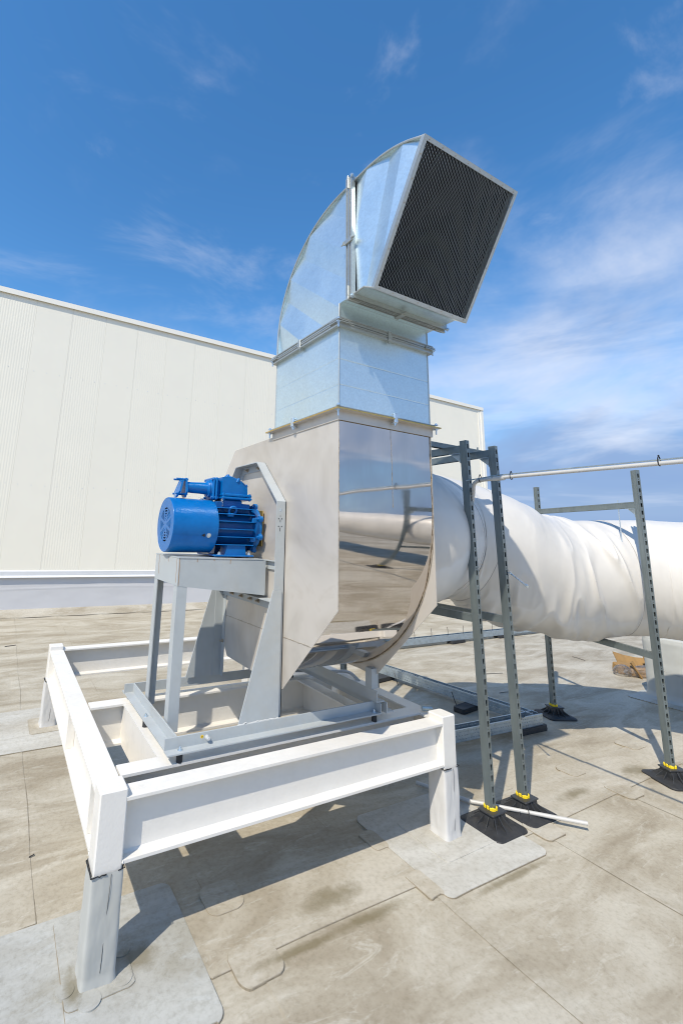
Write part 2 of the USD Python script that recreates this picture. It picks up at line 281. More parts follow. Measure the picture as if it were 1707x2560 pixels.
def cover(x0, x1, y0, y1, z, r, m, seed, g=True):
    p = rounded(x0, x1, y0, y1, r, .004, seed)
    part(roof, 'membrane_patch', ext(p, 'z', -.01, z), m)
    if g:
        ring = p.buffer(.0016).difference(p.buffer(-.002)); gg = np.random.default_rng(seed)
        part(roof, 'seam_grime', ext(ring, 'z', -.008, z - .0025), 'grime')
cover(.48, 1.80, -.172, .21, .0062, .01, 'membrane_patch', 11)
cover(2.55, 8.2, -.172, .205, .0062, .01, 'membrane_patch', 12)
cover(-.072, .476, -.34, .422, .009, .045, 'membrane_cool', 13)
cover(1.755, 2.608, -.335, .43, .009, .05, 'membrane_pale', 14)
cover(-.07, .20, -.07, .225, .013, .04, 'membrane_cool', 15)
cover(.592, .792, .105, .30, .0105, .05, 'membrane_patch', 16)
cover(.58, .795, -.28, -.09, .0105, .045, 'membrane_patch', 17)
cover(1.655, 1.765, -.285, -.095, .0105, .03, 'membrane_patch', 18)
cover(1.655, 1.765, .12, .292, .0105, .03, 'membrane_patch', 19)
cover(2.70, 2.91, -.285, -.09, .0105, .04, 'membrane_patch', 20)
cover(3.73, 3.915, .09, .27, .0105, .04, 'membrane_patch', 21)
cover(3.775, 3.96, -.275, -.08, .0105, .04, 'membrane_patch', 22)
cover(4.79, 4.99, .12, .305, .0105, .04, 'membrane_patch', 23)
cover(-.45, .36, 2.30, 3.25, .009, .05, 'membrane_pale', 24)
cover(-.09, .26, 2.60, 2.98, .013, .04, 'membrane_patch', 25)
cover(1.95, 2.42, -.14, .28, .0125, .05, 'membrane_pale', 26, False)
cover(6.55, 7.15, .3, .95, .009, .05, 'membrane_cool', 27)
cover(-2.2, -.9, -1.2, .1, .007, .05, 'membrane_cool', 28)
for k_, (cx_, cy_, rr_) in enumerate([(.155, -.012, .04), (.02, -.05, .045), (.175, .12, .04), (-.06, .03, .035)]):
    part(roof, 'membrane_patch', ext(Point(cx_, cy_).buffer(rr_, 8), 'z', -.01, .0155), 'membrane_cool')
for a, b_ in [(-.141, .511), (.706, 1.455), (1.54, 2.27), (2.36, 3.05), (3.2, 3.85)]:
    c = np.linspace(0, 1, 18); yy = 8.50 - .035 * np.sin(np.pi * c); pts = [(a + (b_ - a) * t, y) for t, y in zip(c, yy)] + [(b_, 8.515), (a, 8.515)]
    part(roof, 'membrane_gap', ext(Polygon(pts), 'z', .001, .006), 'gap_dark')
    part(roof, 'membrane_lip', tube([(a + (b_ - a) * t, y - .006, .012 * math.sin(math.pi * t) + .003) for t, y in zip(c, yy)], .006, 6), 'membrane', smooth=True)

# ------------------------------------------------------------------ warehouse wall
YW = 8.79
wh = thing('warehouse', 'long cream clad warehouse wall with alternate ribbed and plain panels', 'building')
part(wh, 'wall_core', bx(-9, 15.22, YW + .05, YW + 24, -.2, 6.98), 'cladding_trim')
pw = .772; x = .209 - 12 * pw; i = 0
while x < 15.1:
    x1 = min(x + pw, 15.12)
    a, b_ = x + .0012, x1 - .0012
    if i % 2 == 0:   # ribbed
        nr = 15; s = (b_ - a) / nr; pts = [(a, YW + .05), (a, YW)]
        for k_ in range(nr):
            o = a + k_ * s; pts += [(o + s * .30, YW), (o + s * .42, YW + .0012), (o + s * .78, YW + .0012), (o + s * .90, YW)]
        pts += [(b_, YW), (b_, YW + .05)]
    else: pts = [(a, YW + .05), (a, YW), (b_, YW), (b_, YW + .05)]
    part(wh, 'wall_panel', ext(Polygon(pts).buffer(0), 'z', .90, 6.95), 'cladding')
    sc = [bx(x_ - .008, x_ + .008, YW - .004, YW + .004, z_ - .008, z_ + .008) for z_ in (2.72 + .03 * math.sin(i), 5.25) for x_ in (a + .12, (a + b_) / 2, b_ - .12)]
    part(wh, 'fastener', sc, 'flashing', kind='stuff')
    x += pw; i += 1
part(wh, 'coping', ext([(YW - .05, 6.93), (YW - .05, 7.05), (YW + .4, 7.07), (YW + .4, 7.02), (YW - .042, 7.035), (YW - .042, 6.93)], 'x', -9.2, 15.27), 'cladding_trim')
part(wh, 'corner_trim', [bx(15.12, 15.27, YW - .03, YW + .3, .88, 6.94), bx(14.98, 15.12, YW - .012, YW - .002, .88, 6.93)], 'cladding_trim')
part(wh, 'flashing', ext([(YW - .002, .90), (YW - .03, .885), (YW - .03, .80), (YW - .07, .765), (YW - .06, .755), (YW - .018, .79), (YW + .04, .79), (YW + .04, .91)], 'x', -9, 15.25), 'flashing')
def up(u, v):
    X = -9 + 24.2 * u; Z = .10 + .69 * v
    P = np.stack([X * 1.3, Z * 3, X * 0], -1); d = (meshkit.fbm(P * 1.0, 3, 4) - .5) * .035 * np.sin(np.pi * v) ** .5
    ln = .006 * np.exp(-((Z - .53 - .02 * np.sin(X)) / .012) ** 2)
    return np.stack([X, YW - .004 - .02 * (1 - v) ** 2 - d * .5 - ln, Z], -1)
part(wh, 'membrane_upstand', grid(up, 420, 36), 'upstand', smooth=True)
part(wh, 'cant_strip', ext([(YW + .03, -.1), (YW + .03, .135), (YW - .02, .13), (YW - .275, .012), (YW - .285, -.1)], 'x', -9, 15.25), 'membrane_patch')

# ------------------------------------------------------------------ white steel frame
S, W, D = .12, 2.1155, 2.731
ZT, ZB, ZC, ZM = .665, .415, .705, .402
fr = thing('equipment_frame', 'white painted steel beam frame on membrane wrapped posts under the fan', 'steel frame')
def boot(x0, y0, seed, cool):
    def fn(u, v):
        th = u * 2 * np.pi; c, s_ = np.cos(th), np.sin(th); p = 11.0 - 4.0 * (1 - v) * 1.0
        q = (np.abs(c) ** p + np.abs(s_) ** p) ** (-1 / p); half = .0655 + .003 * np.sin(v * 3.0) + .05 * np.maximum(0, .10 - v) ** 1.2 * 2 + .003 * (1 - v)
        P = np.stack([c * 3 + seed, s_ * 3, v * 7], -1); w_ = (meshkit.fbm(P * np.array([.8, .8, .45]), 2, seed) - .5) * .007
        r_ = q * (half + w_); return np.stack([x0 + S / 2 + r_ * c, y0 + S / 2 + r_ * s_, .006 + v * (ZM - .006)], -1)
    return grid(fn, 161, 50)
for k_, (px, py) in enumerate([(0, 0), (W, 0), (0, D), (W, D)]):
    pp = part(fr, 'post', bx(px, px + S, py, py + S, .0, ZC, .006), 'white_paint', smooth=35)
    cool = k_ == 0
    bp_ = part(pp, 'membrane_boot', boot(px, py, 3 + k_, cool), 'boot_cool' if cool else 'boot', smooth=True)
    if k_ < 3:
        part(pp, 'boot_seam', [tube([(px + S * .62 - .012 * t, py - .009 - .002 * math.sin(9 * t), ZM - .005 - t * .34) for t in np.linspace(0, 1, 14)], .0009, 5)], 'sealant')
        g = np.random.default_rng(k_); o = .0085
        loop = [(px - o, py + S * .9), (px - o, py - o), (px + S * .45, py - o)]
        ps = [np.array([*(np.array(loop[j]) * (1 - t) + np.array(loop[j + 1]) * t), ZM + .004 * g.normal() * .5]) for j in range(2) for t in np.linspace(0, 1, 8, endpoint=j == 1)]
        part(pp, 'sealant_bead', [tube(ps, np.interp(np.arange(len(ps)), np.linspace(0, len(ps), 7), .002 + .0026 * g.random(7)), 6), tube([(px + S * .85, py - o, ZM), (px + S + o, py - o, ZM + .004), (px + S + o, py + S * .4, ZM)], .002, 6)], 'sealant', smooth=True)
BW = .112
part(fr, 'beam', ibeam('x', S - .002, W + .002, .058, ZB, ZT, BW), 'white_paint', smooth=30)
part(fr, 'beam', ibeam('y', S - .002, D + .002, .0605, ZB + .001, ZT + .001, .118), 'white_paint', smooth=30)
part(fr, 'beam', ibeam('x', S - .002, W + .002, D + .068, ZB, ZT, BW), 'white_paint', smooth=30)
part(fr, 'beam', ibeam('y', S - .002, D + .002, W + .06, ZB + .001, ZT + .001, BW), 'white_paint', smooth=30)
IZ0, IZ1 = ZB + .004, ZT + .0035
part(fr, 'inner_beam', ibeam('x', .128, W + .002, .246, IZ0, IZ1, .108), 'white_paint', smooth=30)
part(fr, 'inner_beam', ibeam('x', .128, W + .002, 1.166, IZ0, IZ1, .108), 'white_paint', smooth=30)
def channel(xw, d):
    P = [(xw, IZ0 - .002), (xw + d * .10, IZ0 - .002), (xw + d * .10, IZ0 + .01), (xw + d * .008, IZ0 + .012), (xw + d * .008, IZ1 - .014), (xw + d * .10, IZ1 - .012), (xw + d * .10, IZ1 - .002), (xw - d * .008, IZ1 - .002), (xw - d * .008, IZ1 - .012), (xw, IZ1 - .014)]
    return ext(Polygon(P).buffer(0), 'y', .252, 1.160)
part(fr, 'cross_beam', channel(.345, 1), 'white_paint'); part(fr, 'cross_beam', channel(1.83, -1), 'white_paint')
def wb(p, q, n=26, r_=.0032):
    gg = np.random.default_rng(n + int(abs(p[0] * 1000))); return tube([np.array(p) * (1 - t) + np.array(q) * t + gg.normal(size=3) * .0012 for t in np.linspace(0, 1, n)], r_ * (.6 + .8 * gg.random(n)), 6)
for x_ in (S, W):
    part(fr, 'weld_bead', [wb((x_, .001, ZT), (x_, .114, ZT)), wb((x_, .002, ZB), (x_, .002, ZB + .012), 6), wb((x_, .052, ZB + .014), (x_, .052, ZT - .014), 30)], 'white_paint', smooth=True)
part(fr, 'weld_bead', [wb((.003, S, ZT + .001), (.118, S, ZT + .001)), wb((.055, S, ZB + .014), (.055, S, ZT - .014), 30), wb((.001, S, ZB), (.001, S, ZB + .016), 8)], 'white_paint', smooth=True)
for yy in (.246, 1.166):
    part(fr, 'stiffener', bx(.004, .054, yy - .005, yy + .005, ZB + .014, ZT - .011, .002), 'white_paint')
for yy in (.246, 1.166):
    part(fr, 'beam_stub', [bx(.066, .128, yy - .005, yy + .005, ZB + .014, ZT - .011)], 'white_paint')

# ------------------------------------------------------------------ centrifugal fan on its grey stand
XF, XR = 1.05, 1.776
fan = thing('centrifugal_fan', 'stainless steel centrifugal fan on grey steel stand with mirror polished scroll', 'fan')
AZ = .722      # top of the base angle's flange
def angle_x(a, b_, yv, dy, z):   # vertical leg at yv, flange towards dy
    return ext(Polygon([(yv, z - .007), (yv + dy * .062, z - .007), (yv + dy * .062, z), (yv + dy * .007, z), (yv + dy * .007, z + .055), (yv, z + .055)]).buffer(.0008, 1), 'x', a, b_)
def angle_y(a, b_, xv, dx, z):
    return ext(Polygon([(xv, z - .007), (xv + dx * .062, z - .007), (xv + dx * .062, z), (xv + dx * .007, z), (xv + dx * .007, z + .055), (xv, z + .055)]).buffer(.0008, 1), 'y', a, b_)
part(fan, 'base_rail', angle_x(.346, 1.752, .235, -1, AZ), 'grey_paint')
part(fan, 'base_rail', angle_x(.346, 1.752, 1.155, 1, AZ), 'grey_paint')
part(fan, 'base_rail', angle_y(.236, 1.154, .412, -1, AZ + .001), 'grey_paint')
part(fan, 'base_rail', [angle_y(.17, 1.22, 1.80, 1, AZ + .001), bx(1.735, 1.80, .19, 1.2, AZ + .056, AZ + .064), bx(1.735, 1.742, .19, 1.2, AZ + .064, AZ + .125)], 'grey_paint')
part(fan, 'end_plate', bx(1.752, 1.758, .172, .236, AZ - .007, AZ + .055, .001), 'grey_paint')
for (mx, my, st) in [(.421, .205, 1), (.376, .70, 1), (1.722, .203, 1), (.42, 1.19, 1), (1.72, 1.19, 0)]:
    mp_ = part(fan, 'rubber_mount', [cyl((mx, my, IZ1 - .0005), (mx, my, AZ - .006), .0165, 20)], 'rubber', smooth=40)
    part(mp_, 'mount_bolt', bolt((mx, my, AZ + .001), (0, 0, 1), .0085, .010, .009), 'zinc')
part(fan, 'grounding_bolt', [cyl((.575, .235, AZ + .03), (.575, .205, AZ + .03), .011, 14), cyl((.575, .212, AZ + .03), (.575, .196, AZ + .03), .0075, 10)], 'weld_paint', smooth=40)
ear = part(fan, 'earth_symbol', cyl((.548, .2276, AZ + .035), (.548, .2268, AZ + .035), .0085, 20), 'warning')
part(ear, 'symbol_mark', [bar((.548, .2262, AZ + .041), (.548, .2262, AZ + .035), .0015, .0008, up=(0, 1, 0), b=0), bar((.543, .2262, AZ + .035), (.553, .2262, AZ + .035), .0015, .0008, up=(0, 1, 0), b=0), bar((.5455, .2262, AZ + .032), (.5505, .2262, AZ + .032), .0012, .0008, up=(0, 1, 0), b=0)], 'sealant')
# pedestal for the motor
PX0, PX1, PY0, PY1 = .424, 1.012, .428, .905
side = [(PX0, 1.662), (PX1, 1.655), (PX1, 1.434), (PX0, 1.502)]
part(fan, 'pedestal_side', ext(side, 'y', PY0, PY0 + .006), 'grey_paint'); part(fan, 'pedestal_side', ext(side, 'y', PY1 - .006, PY1), 'grey_paint')
part(fan, 'pedestal_end', bx(PX0 - .005, PX0 + .0005, PY0 + .001, PY1 - .001, 1.5025, 1.6615, .001), 'grey_paint')
part(fan, 'pedestal_top', ext([(PX0 - .006, 1.662), (PX1 - .02, 1.6553), (PX1 - .02, 1.6613), (PX0 - .006, 1.668)], 'y', PY0 - .003, PY1 + .003), 'grey_paint')
for k_, w_, h_ in [(.0, .001, .155), (.11, .001, .02), (.22, .0015, .012), (.33, .001, .03)]: part(fan, 'rust_stain', bx(PX0 + .001 + k_, PX0 + .0025 + k_ + w_, PY0 - .0012, PY0 - .0004, 1.66 - h_, 1.661), 'rust')
for y_, w_, h_ in [(.455, .002, .14), (.82, .003, .12), (.62, .002, .03)]: part(fan, 'rust_stain', bx(PX0 - .0062, PX0 - .0053, y_, y_ + w_, 1.66 - h_, 1.661), 'rust')
def leg(x0, y0, sy):
    P = Polygon([(x0, y0), (x0 + .062, y0), (x0 + .062, y0 + sy * .006), (x0 + .006, y0 + sy * .006), (x0 + .006, y0 + sy * .062), (x0, y0 + sy * .062)]).buffer(.0008, 1)
    return ext(P, 'z', AZ - .004, 1.502)
part(fan, 'pedestal_leg', leg(.4205, PY0 + .002, 1), 'grey_paint'); part(fan, 'pedestal_leg', leg(.4205, PY1 - .002, -1), 'grey_paint')
part(fan, 'pedestal_bracket', [bx(1.012, 1.04, .30, 1.15, 1.652, 1.657), bx(1.034, 1.040, .30, 1.15, 1.60, 1.652)], 'grey_paint')
part(fan, 'pedestal_bracket', [bx(.975, 1.04, .29, 1.16, 1.412, 1.418), bx(1.034, 1.040, .29, 1.16, 1.355, 1.412)] , 'grey_paint')
for yy in (.55, .66, .80, .95): part(fan, 'stud', bolt((1.034, yy, 1.385), (-1, 0, 0), .010, .012, .016), 'weld')
# octagonal bearing frame: a rim standing off the plate and a flat flange against it
YN, YFR = .248, 1.135
octo = [(YN, .775), (YN, 2.03), (.545, 2.318), (.885, 2.318), (YFR, 2.03), (YFR, .775)]
def offs(p, d): return LineString(p).buffer(d, single_sided=True, join_style=2, cap_style=2)
rim = offs(octo, -.006)
part(fan, 'stand_frame', ext(rim, 'x', .976, 1.047), 'grey_paint')
part(fan, 'stand_flange', ext(offs(octo, -.052), 'x', 1.0405, 1.0465), 'grey_paint')
for yy in (.63, .805): part(fan, 'stud', bolt((1.040, yy, 2.288), (-1, 0, 0), .009, .010, .014), 'weld')
for yy, zz in [(1.105, 1.02), (1.105, 1.75)]: part(fan, 'stud', bolt((1.040, yy, zz), (-1, 0, 0), .009, .010, .014), 'weld')
gus = [(.765, AZ + .054), (1.022, AZ + .054), (1.022, 1.487), (.962, 1.487)]
part(fan, 'stand_gusset', ext(gus, 'y', YN - .012, YN - .004), 'grey_paint')
part(fan, 'stand_gusset', ext([(.772, AZ + .054), (.985, AZ + .054), (.985, 1.40), (.945, 1.40)], 'y', YFR - .002, YFR + .006), 'grey_paint')
g = np.random.default_rng(3)
part(fan, 'weld_bead', [tube([(x_, YN - .014 + .001 * g.normal(), AZ + .056 + .002 * g.normal()) for x_ in np.linspace(.755, 1.026, 22)], .0035 + .0012 * g.random(22), 6)], 'weld_paint', smooth=True)
part(fan, 'weld_bead', [tube([(.984, YFR + .008, z_) for z_ in np.linspace(.78, 1.39, 20)], .003 + .001 * g.random(20), 6)], 'weld_paint', smooth=True)
hole = [cyl((1.006, YN - .0008, 1.975), (1.006, YN + .002, 1.975), .0105, 18)]
part(fan, 'frame_hole', hole, 'zinc')
slots = [cyl((1.004 + dx, YN - .0007, z_), (1.004 + dx, YN + .002, z_), r_, 10) for dx, z_, r_ in [(0, 1.937, .003), (-.011, 1.92, .004), (.011, 1.92, .004), (-.011, 1.872, .004), (.011, 1.872, .004)]] + [bx(1.002, 1.006, YN - .0007, YN + .001, 1.898, 1.915), bx(1.002, 1.006, YN - .0007, YN + .001, 1.842, 1.865)]
part(fan, 'frame_slot', slots, 'dark_void')
# scroll housing
plate = [(-.282, 2.485), (-.282, 1.445), (.238, .928), (1.028, .928), (1.24, 1.16), (1.24, 2.29), (1.06, 2.478), (.43, 2.485)]
pl = part(fan, 'scroll_plate', ext(plate, 'x', XF - .004, XF), 'stainless_matt')
part(fan, 'scroll_plate', ext(plate, 'x', XR, XR + .004), 'stainless_matt')
g = np.random.default_rng(9)
def bead(p, q, n, r_=.0022): return tube([np.array(p) * (1 - t) + np.array(q) * t + g.normal(size=3) * .0006 for t in np.linspace(0, 1, n)], r_ * (.5 + .8 * g.random(n)), 6)
part(pl, 'plate_seam', [bead((XF - .0045, -.06, 1.22), (XF - .0045, 1.24, 1.205), 90)], 'weld', smooth=True)
wp = np.array([(-.280, 2.49), (-.280, 2.2), (-.279, 1.95), (-.272, 1.82), (-.256, 1.70), (-.204, 1.53), (-.114, 1.367), (.02, 1.198), (.23, 1.05), (.515, .945), (.78, .945), (.98, 1.03), (1.12, 1.2), (1.19, 1.45), (1.20, 1.78), (1.14, 2.08), (.98, 2.31), (.74, 2.44), (.44, 2.485)])
tck, _ = splprep(wp.T, s=2e-4, k=3); uu = np.linspace(0, 1, 150); wy, wz = splev(uu, tck)
wy = np.minimum(np.where(uu < .22, np.maximum(wy, -.2805), wy), 1.3)
def wrap(u, v):
    y = np.interp(u, uu, wy); z = np.interp(u, uu, wz); xx = XF + (XR - XF) * v
    dish = .0035 * np.sin(np.pi * v) * (meshkit.fbm(np.stack([v * 2.2, u * 7, u * 0], -1), 2, 8) - .45) * (u < .9)
    return np.stack([xx, y + dish * .8, z + dish * .3], -1)
part(fan, 'scroll_wrap', grid(wrap, 240, 60), 'stainless_mirror', smooth=True)
part(fan, 'weld_bead', [tube(np.stack([np.full(120, XR - .004), wy[:120] - .003 * (uu[:120] < .5), wz[:120] - .003], 1) + g.normal(size=(120, 3)) * .0012, .0022 + .0026 * g.random(120), 7)], 'weld', smooth=True)
part(fan, 'weld_bead', [bead((XF, -.2825, 2.48), (XF, -.2825, 1.45), 70, .0022), bead((XF, -.2825, 2.475), (XR, -.2825, 2.475), 60, .003)], 'weld', smooth=True)
part(fan, 'plate_seam', [bead((1.44, -.2812, 2.48), (1.445, -.2812, 2.0), 40, .0010)], 'weld', smooth=True)
# outlet collar of the fan
col = []
c0, c1, c2, c3 = XF - .004, XR + .006, -.2845, .44
for p_, q_ in [((c0, c2), (c1, c2)), ((c1, c2), (c1, c3)), ((c1, c3), (c0, c3)), ((c0, c3), (c0, c2))]: pass
def ring(x0, x1, y0, y1, out, z0, z1):
    o = sbox(x0 - out, y0 - out, x1 + out, y1 + out); i_ = sbox(x0, y0, x1, y1); return ext(o.difference(i_), 'z', z0, z1)
part(fan, 'outlet_collar', ring(c0, c1, c2, c3, .006, 2.462, 2.515), 'weld_collar' if 'weld_collar' in M else 'stainless_matt')
part(fan, 'outlet_flange', ring(c0, c1, c2, c3, .042, 2.515, 2.5225), 'stainless_matt')
part(fan, 'flange_edge', ring(c0 - .042, c1 + .042, c2 - .042, c3 + .042, .0012, 2.5155, 2.522), 'brass')
# right hand foot and outlet stub
part(fan, 'scroll_foot', [bx(1.735, 1.792, .235, .30, AZ + .125, .97, .002)], 'grey_paint')
part(fan, 'scroll_foot', [bx(1.735, 1.792, 1.02, 1.09, AZ + .125, .97, .002)], 'grey_paint')

# ------------------------------------------------------------------ electric motor
YM, ZMO = .645, 1.86
mo = thing('electric_motor', 'bright blue finned electric motor with fan cowl and terminal box on pedestal', 'motor')
def rx(m): return m
cowl = []
prof = [(.170, .388), (.173, .392), (.173, .684), (.169, .684)]
th = np.linspace(0, 2 * np.pi, 65)
def revx(prof, n=64, yc=YM, zc=ZMO):
    pr = np.array(prof, float); a = np.linspace(0, 2 * np.pi, n, endpoint=False)
    v = np.stack([np.broadcast_to(pr[:, 1][:, None], (len(pr), n)), yc + pr[:, :1] * np.cos(a), zc + pr[:, :1] * np.sin(a)], -1).reshape(-1, 3)
    i, j = np.meshgrid(np.arange(len(pr) - 1), np.arange(n), indexing='ij'); i = i.ravel(); j = j.ravel(); k2 = (j + 1) % n
    return trimesh.Trimesh(v, tri(np.stack([i * n + j, i * n + k2, (i + 1) * n + k2, (i + 1) * n + j], 1)), process=False)
cw = part(mo, 'fan_cowl', revx([(.166, .392), (.170, .3855), (.174, .392), (.1735, .684), (.166, .686)]), 'blue_paint', smooth=40)
disc = Point(YM, ZMO).buffer(.1705, 24)
cuts = []
for r_ in (.030, .047, .064, .081, .098):
    cuts.append(Point(YM, ZMO).buffer(r_ + .0095, 16).difference(Point(YM, ZMO).buffer(r_, 16)))
cuts = unary_union(cuts)
for a in (20, 65, 110, 155):
    cuts = cuts.difference(rotate_box(a) if False else LineString([(YM - .15 * math.cos(math.radians(a)), ZMO - .15 * math.sin(math.radians(a))), (YM + .15 * math.cos(math.radians(a)), ZMO + .15 * math.sin(math.radians(a)))]).buffer(.009))
part(cw, 'air_grille', ext(disc.difference(cuts), 'x', .3865, .3895), 'blue_paint')
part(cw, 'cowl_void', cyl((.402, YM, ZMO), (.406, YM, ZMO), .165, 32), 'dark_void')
for a in (200, 325, 90): part(cw, 'cowl_bolt', bolt((.622, YM + .1735 * math.cos(math.radians(a)), ZMO + .1735 * math.sin(math.radians(a))), (0, math.cos(math.radians(a)), math.sin(math.radians(a))), .0095, .006, .003), 'zinc')
a = math.radians(199); part(cw, 'cowl_notch', ext(Polygon([(.575, 1.800), (.596, 1.790), (.596, 1.812)]), 'y', YM - .1665, YM - .158), 'dark_void')
part(mo, 'motor_body', revx([(.10, .68), (.128, .682), (.128, .955), (.148, .962), (.155, .968), (.155, .985), (.10, .986)]), 'blue_dark', smooth=35)
for zz in (-.115, -.065, -.015, .035, .082, .12):
    z_ = ZMO + zz
    for s_ in (-1, 1):
        part(mo, 'cooling_fin', bx(.685, .948, YM + s_ * .07, YM + s_ * (.158 - .1 * max(0, abs(zz) - .09)), z_ - .0028, z_ + .0028, .001), 'blue_dark' if False else 'blue_paint')
for yy in (-.08, -.045, .045, .08): part(mo, 'cooling_fin', bx(.685, .945, YM + yy - .0028, YM + yy + .0028, ZMO + .09, ZMO + .158, .001), 'blue_paint')
lob = Point(YM, ZMO).buffer(.150, 24)
for k_ in range(8):
    a = math.pi / 8 + k_ * math.pi / 4; lob = lob.union(Point(YM + .158 * math.cos(a), ZMO + .158 * math.sin(a)).buffer(.020, 6))
fl = part(mo, 'end_flange', ext(lob.buffer(.008).buffer(-.008), 'x', .985, 1.010), 'blue_paint')
for k_ in range(8):
    a = math.pi / 8 + k_ * math.pi / 4; part(fl, 'flange_bolt', bolt((.985, YM + .158 * math.cos(a), ZMO + .158 * math.sin(a)), (-1, 0, 0), .010, .010, .004), 'blue_paint')
for a in (212, 160): part(mo, 'shield_lug', bx(.935, .972, YM + .145 * math.cos(math.radians(a)) - .017, YM + .145 * math.cos(math.radians(a)) + .015, ZMO + .145 * math.sin(math.radians(a)) - .017, ZMO + .145 * math.sin(math.radians(a)) + .017, .005), 'blue_paint')
part(mo, 'adapter_plate', [cyl((1.010, YM, ZMO), (1.028, YM, ZMO), .10, 32), bx(1.028, 1.034, YM - .12, YM + .11, ZMO - .12, ZMO + .12, .002)], 'brass', smooth=40)
ft = part(mo, 'motor_foot', [bx(.675, .950, .485, .805, 1.6715, 1.6815, .002), ext([(.752, 1.68), (.898, 1.68), (.892, 1.745), (.762, 1.745)], 'y', .50, .60), ext([(.752, 1.68), (.898, 1.68), (.892, 1.745), (.762, 1.745)], 'y', .69, .79)], 'blue_paint')
for x_ in (.712, .925): part(ft, 'foot_bolt', bolt((x_, .51, 1.682), (0, 0, 1), .0105, .010, .008), 'zinc')
# terminal box
tb = part(mo, 'terminal_box', [bx(.737, .888, YM - .085, YM + .075, 1.985, 2.042, .01), bx(.722, .945, YM - .115, YM + .105, 2.042, 2.058, .005), bx(.724, .943, YM - .113, YM + .103, 2.061, 2.080, .005),
     trimesh.convex.convex_hull(np.array([(x_, y_, z_) for x_, z_ in [(.728, 2.08), (.728, 2.188), (.80, 2.196), (.915, 2.13), (.918, 2.08)] for y_ in (YM - .092, YM + .082)]))], 'blue_paint', smooth=30)
slope = np.array([.45, 0, .89]); slope /= np.linalg.norm(slope)
lidp = np.array([.862, YM - .005, 2.166])
part(tb, 'box_lid', [cyl(lidp - slope * .012, lidp + slope * .006, .088, 28), cyl(lidp - slope * .055, lidp - slope * .012, .070, 28)], 'blue_paint', smooth=35)
sx_ = np.array([slope[2], 0, -slope[0]])
for k_ in range(6):
    a = k_ * math.pi / 3 + .3; q = lidp + sx_ * .083 * math.cos(a) + np.array([0, .083 * math.sin(a), 0]); part(tb, 'lid_lug', [cyl(q - slope * .016, q + slope * .010, .013, 12), cyl(q + slope * .01, q + slope * .017, .007, 6)], 'blue_paint', smooth=35)
for y_ in (YM - .105, YM + .09):
    for x_ in (.735, .93): part(tb, 'box_bolt', cyl((x_, y_, 2.036), (x_, y_, 2.086), .008, 8), 'blue_paint')
part(tb, 'side_flange', [bx(.688, .703, YM - .082, YM + .075, 2.034, 2.186, .012), bx(.668, .684, YM - .080, YM + .073, 2.036, 2.184, .012), bx(.703, .73, YM - .06, YM + .05, 2.045, 2.175, .012)], 'blue_paint', smooth=30)
for y_, z_ in [(-.068, 2.05), (-.068, 2.17), (.06, 2.05), (.06, 2.17)]: part(tb, 'box_bolt', cyl((.660, YM + y_, z_), (.712, YM + y_, z_), .009, 8), 'blue_paint')
YT = YM - .012
part(tb, 'cable_gland', [tube([(.672, YT, 2.11), (.65, YT, 2.109), (.64, YT, 2.109), (.53, YT, 2.107), (.50, YT, 2.107)], [.062, .055, .040, .036, .036], 24), cyl((.65, YT, 2.109), (.655, YT, 2.109), .06, 24)], 'blue_paint', smooth=45)
dia = trimesh.convex.convex_hull(np.array([[0, y_, z_] for y_, z_ in [(-.03, .062), (.03, .062), (.055, -.03), (.02, -.066), (-.02, -.066), (-.055, -.03)]] + [[.012, y_, z_] for y_, z_ in [(-.03, .062), (.03, .062), (.055, -.03), (.02, -.066), (-.02, -.066), (-.055, -.03)]]))
part(tb, 'gland_clamp', mv(dia, .488, YT, 2.103), 'blue_paint'); part(tb, 'gland_clamp', mv(rot(dia, 16, (0, 1, 0)), .450, YT, 2.103), 'blue_paint')
for y_, z_ in [(-.028, 2.155), (.028, 2.155), (-.03, 2.06), (.03, 2.06)]: part(tb, 'clamp_bolt', cyl((.425 + (2.16 - z_) * .0, YT + y_, z_), (.505, YT + y_, z_), .006, 8), 'blue_paint')
part(tb, 'cable', tube([(.44, YT, 2.07), (.436, YT, 2.05), (.436, YT, 2.03), (.44, YT, 2.005)], .008, 8), 'zinc')
ea = np.linspace(0, 2 * np.pi, 25)
part(mo, 'lifting_eye', [tube([(.792 + .026 * math.cos(t), YM - .135 - .012 * math.sin(t), 1.965 + .024 * math.sin(t)) for t in ea], .0085, 10, False), bx(.755, .80, YM - .15, YM - .12, 1.925, 1.95, .006)], 'blue_paint', smooth=True)
part(mo, 'capacitor_bracket', [bx(.682, .728, YM - .11, YM - .06, 1.975, 2.022, .004)], 'blue_dark')
part(mo, 'spring_cable', tube([(.728 + .007 * math.cos(k_ * 1.2), YM - .10 + .007 * math.sin(k_ * 1.2), 1.985 + k_ * .0022) for k_ in range(26)], .0022, 5), 'pvc', smooth=True)

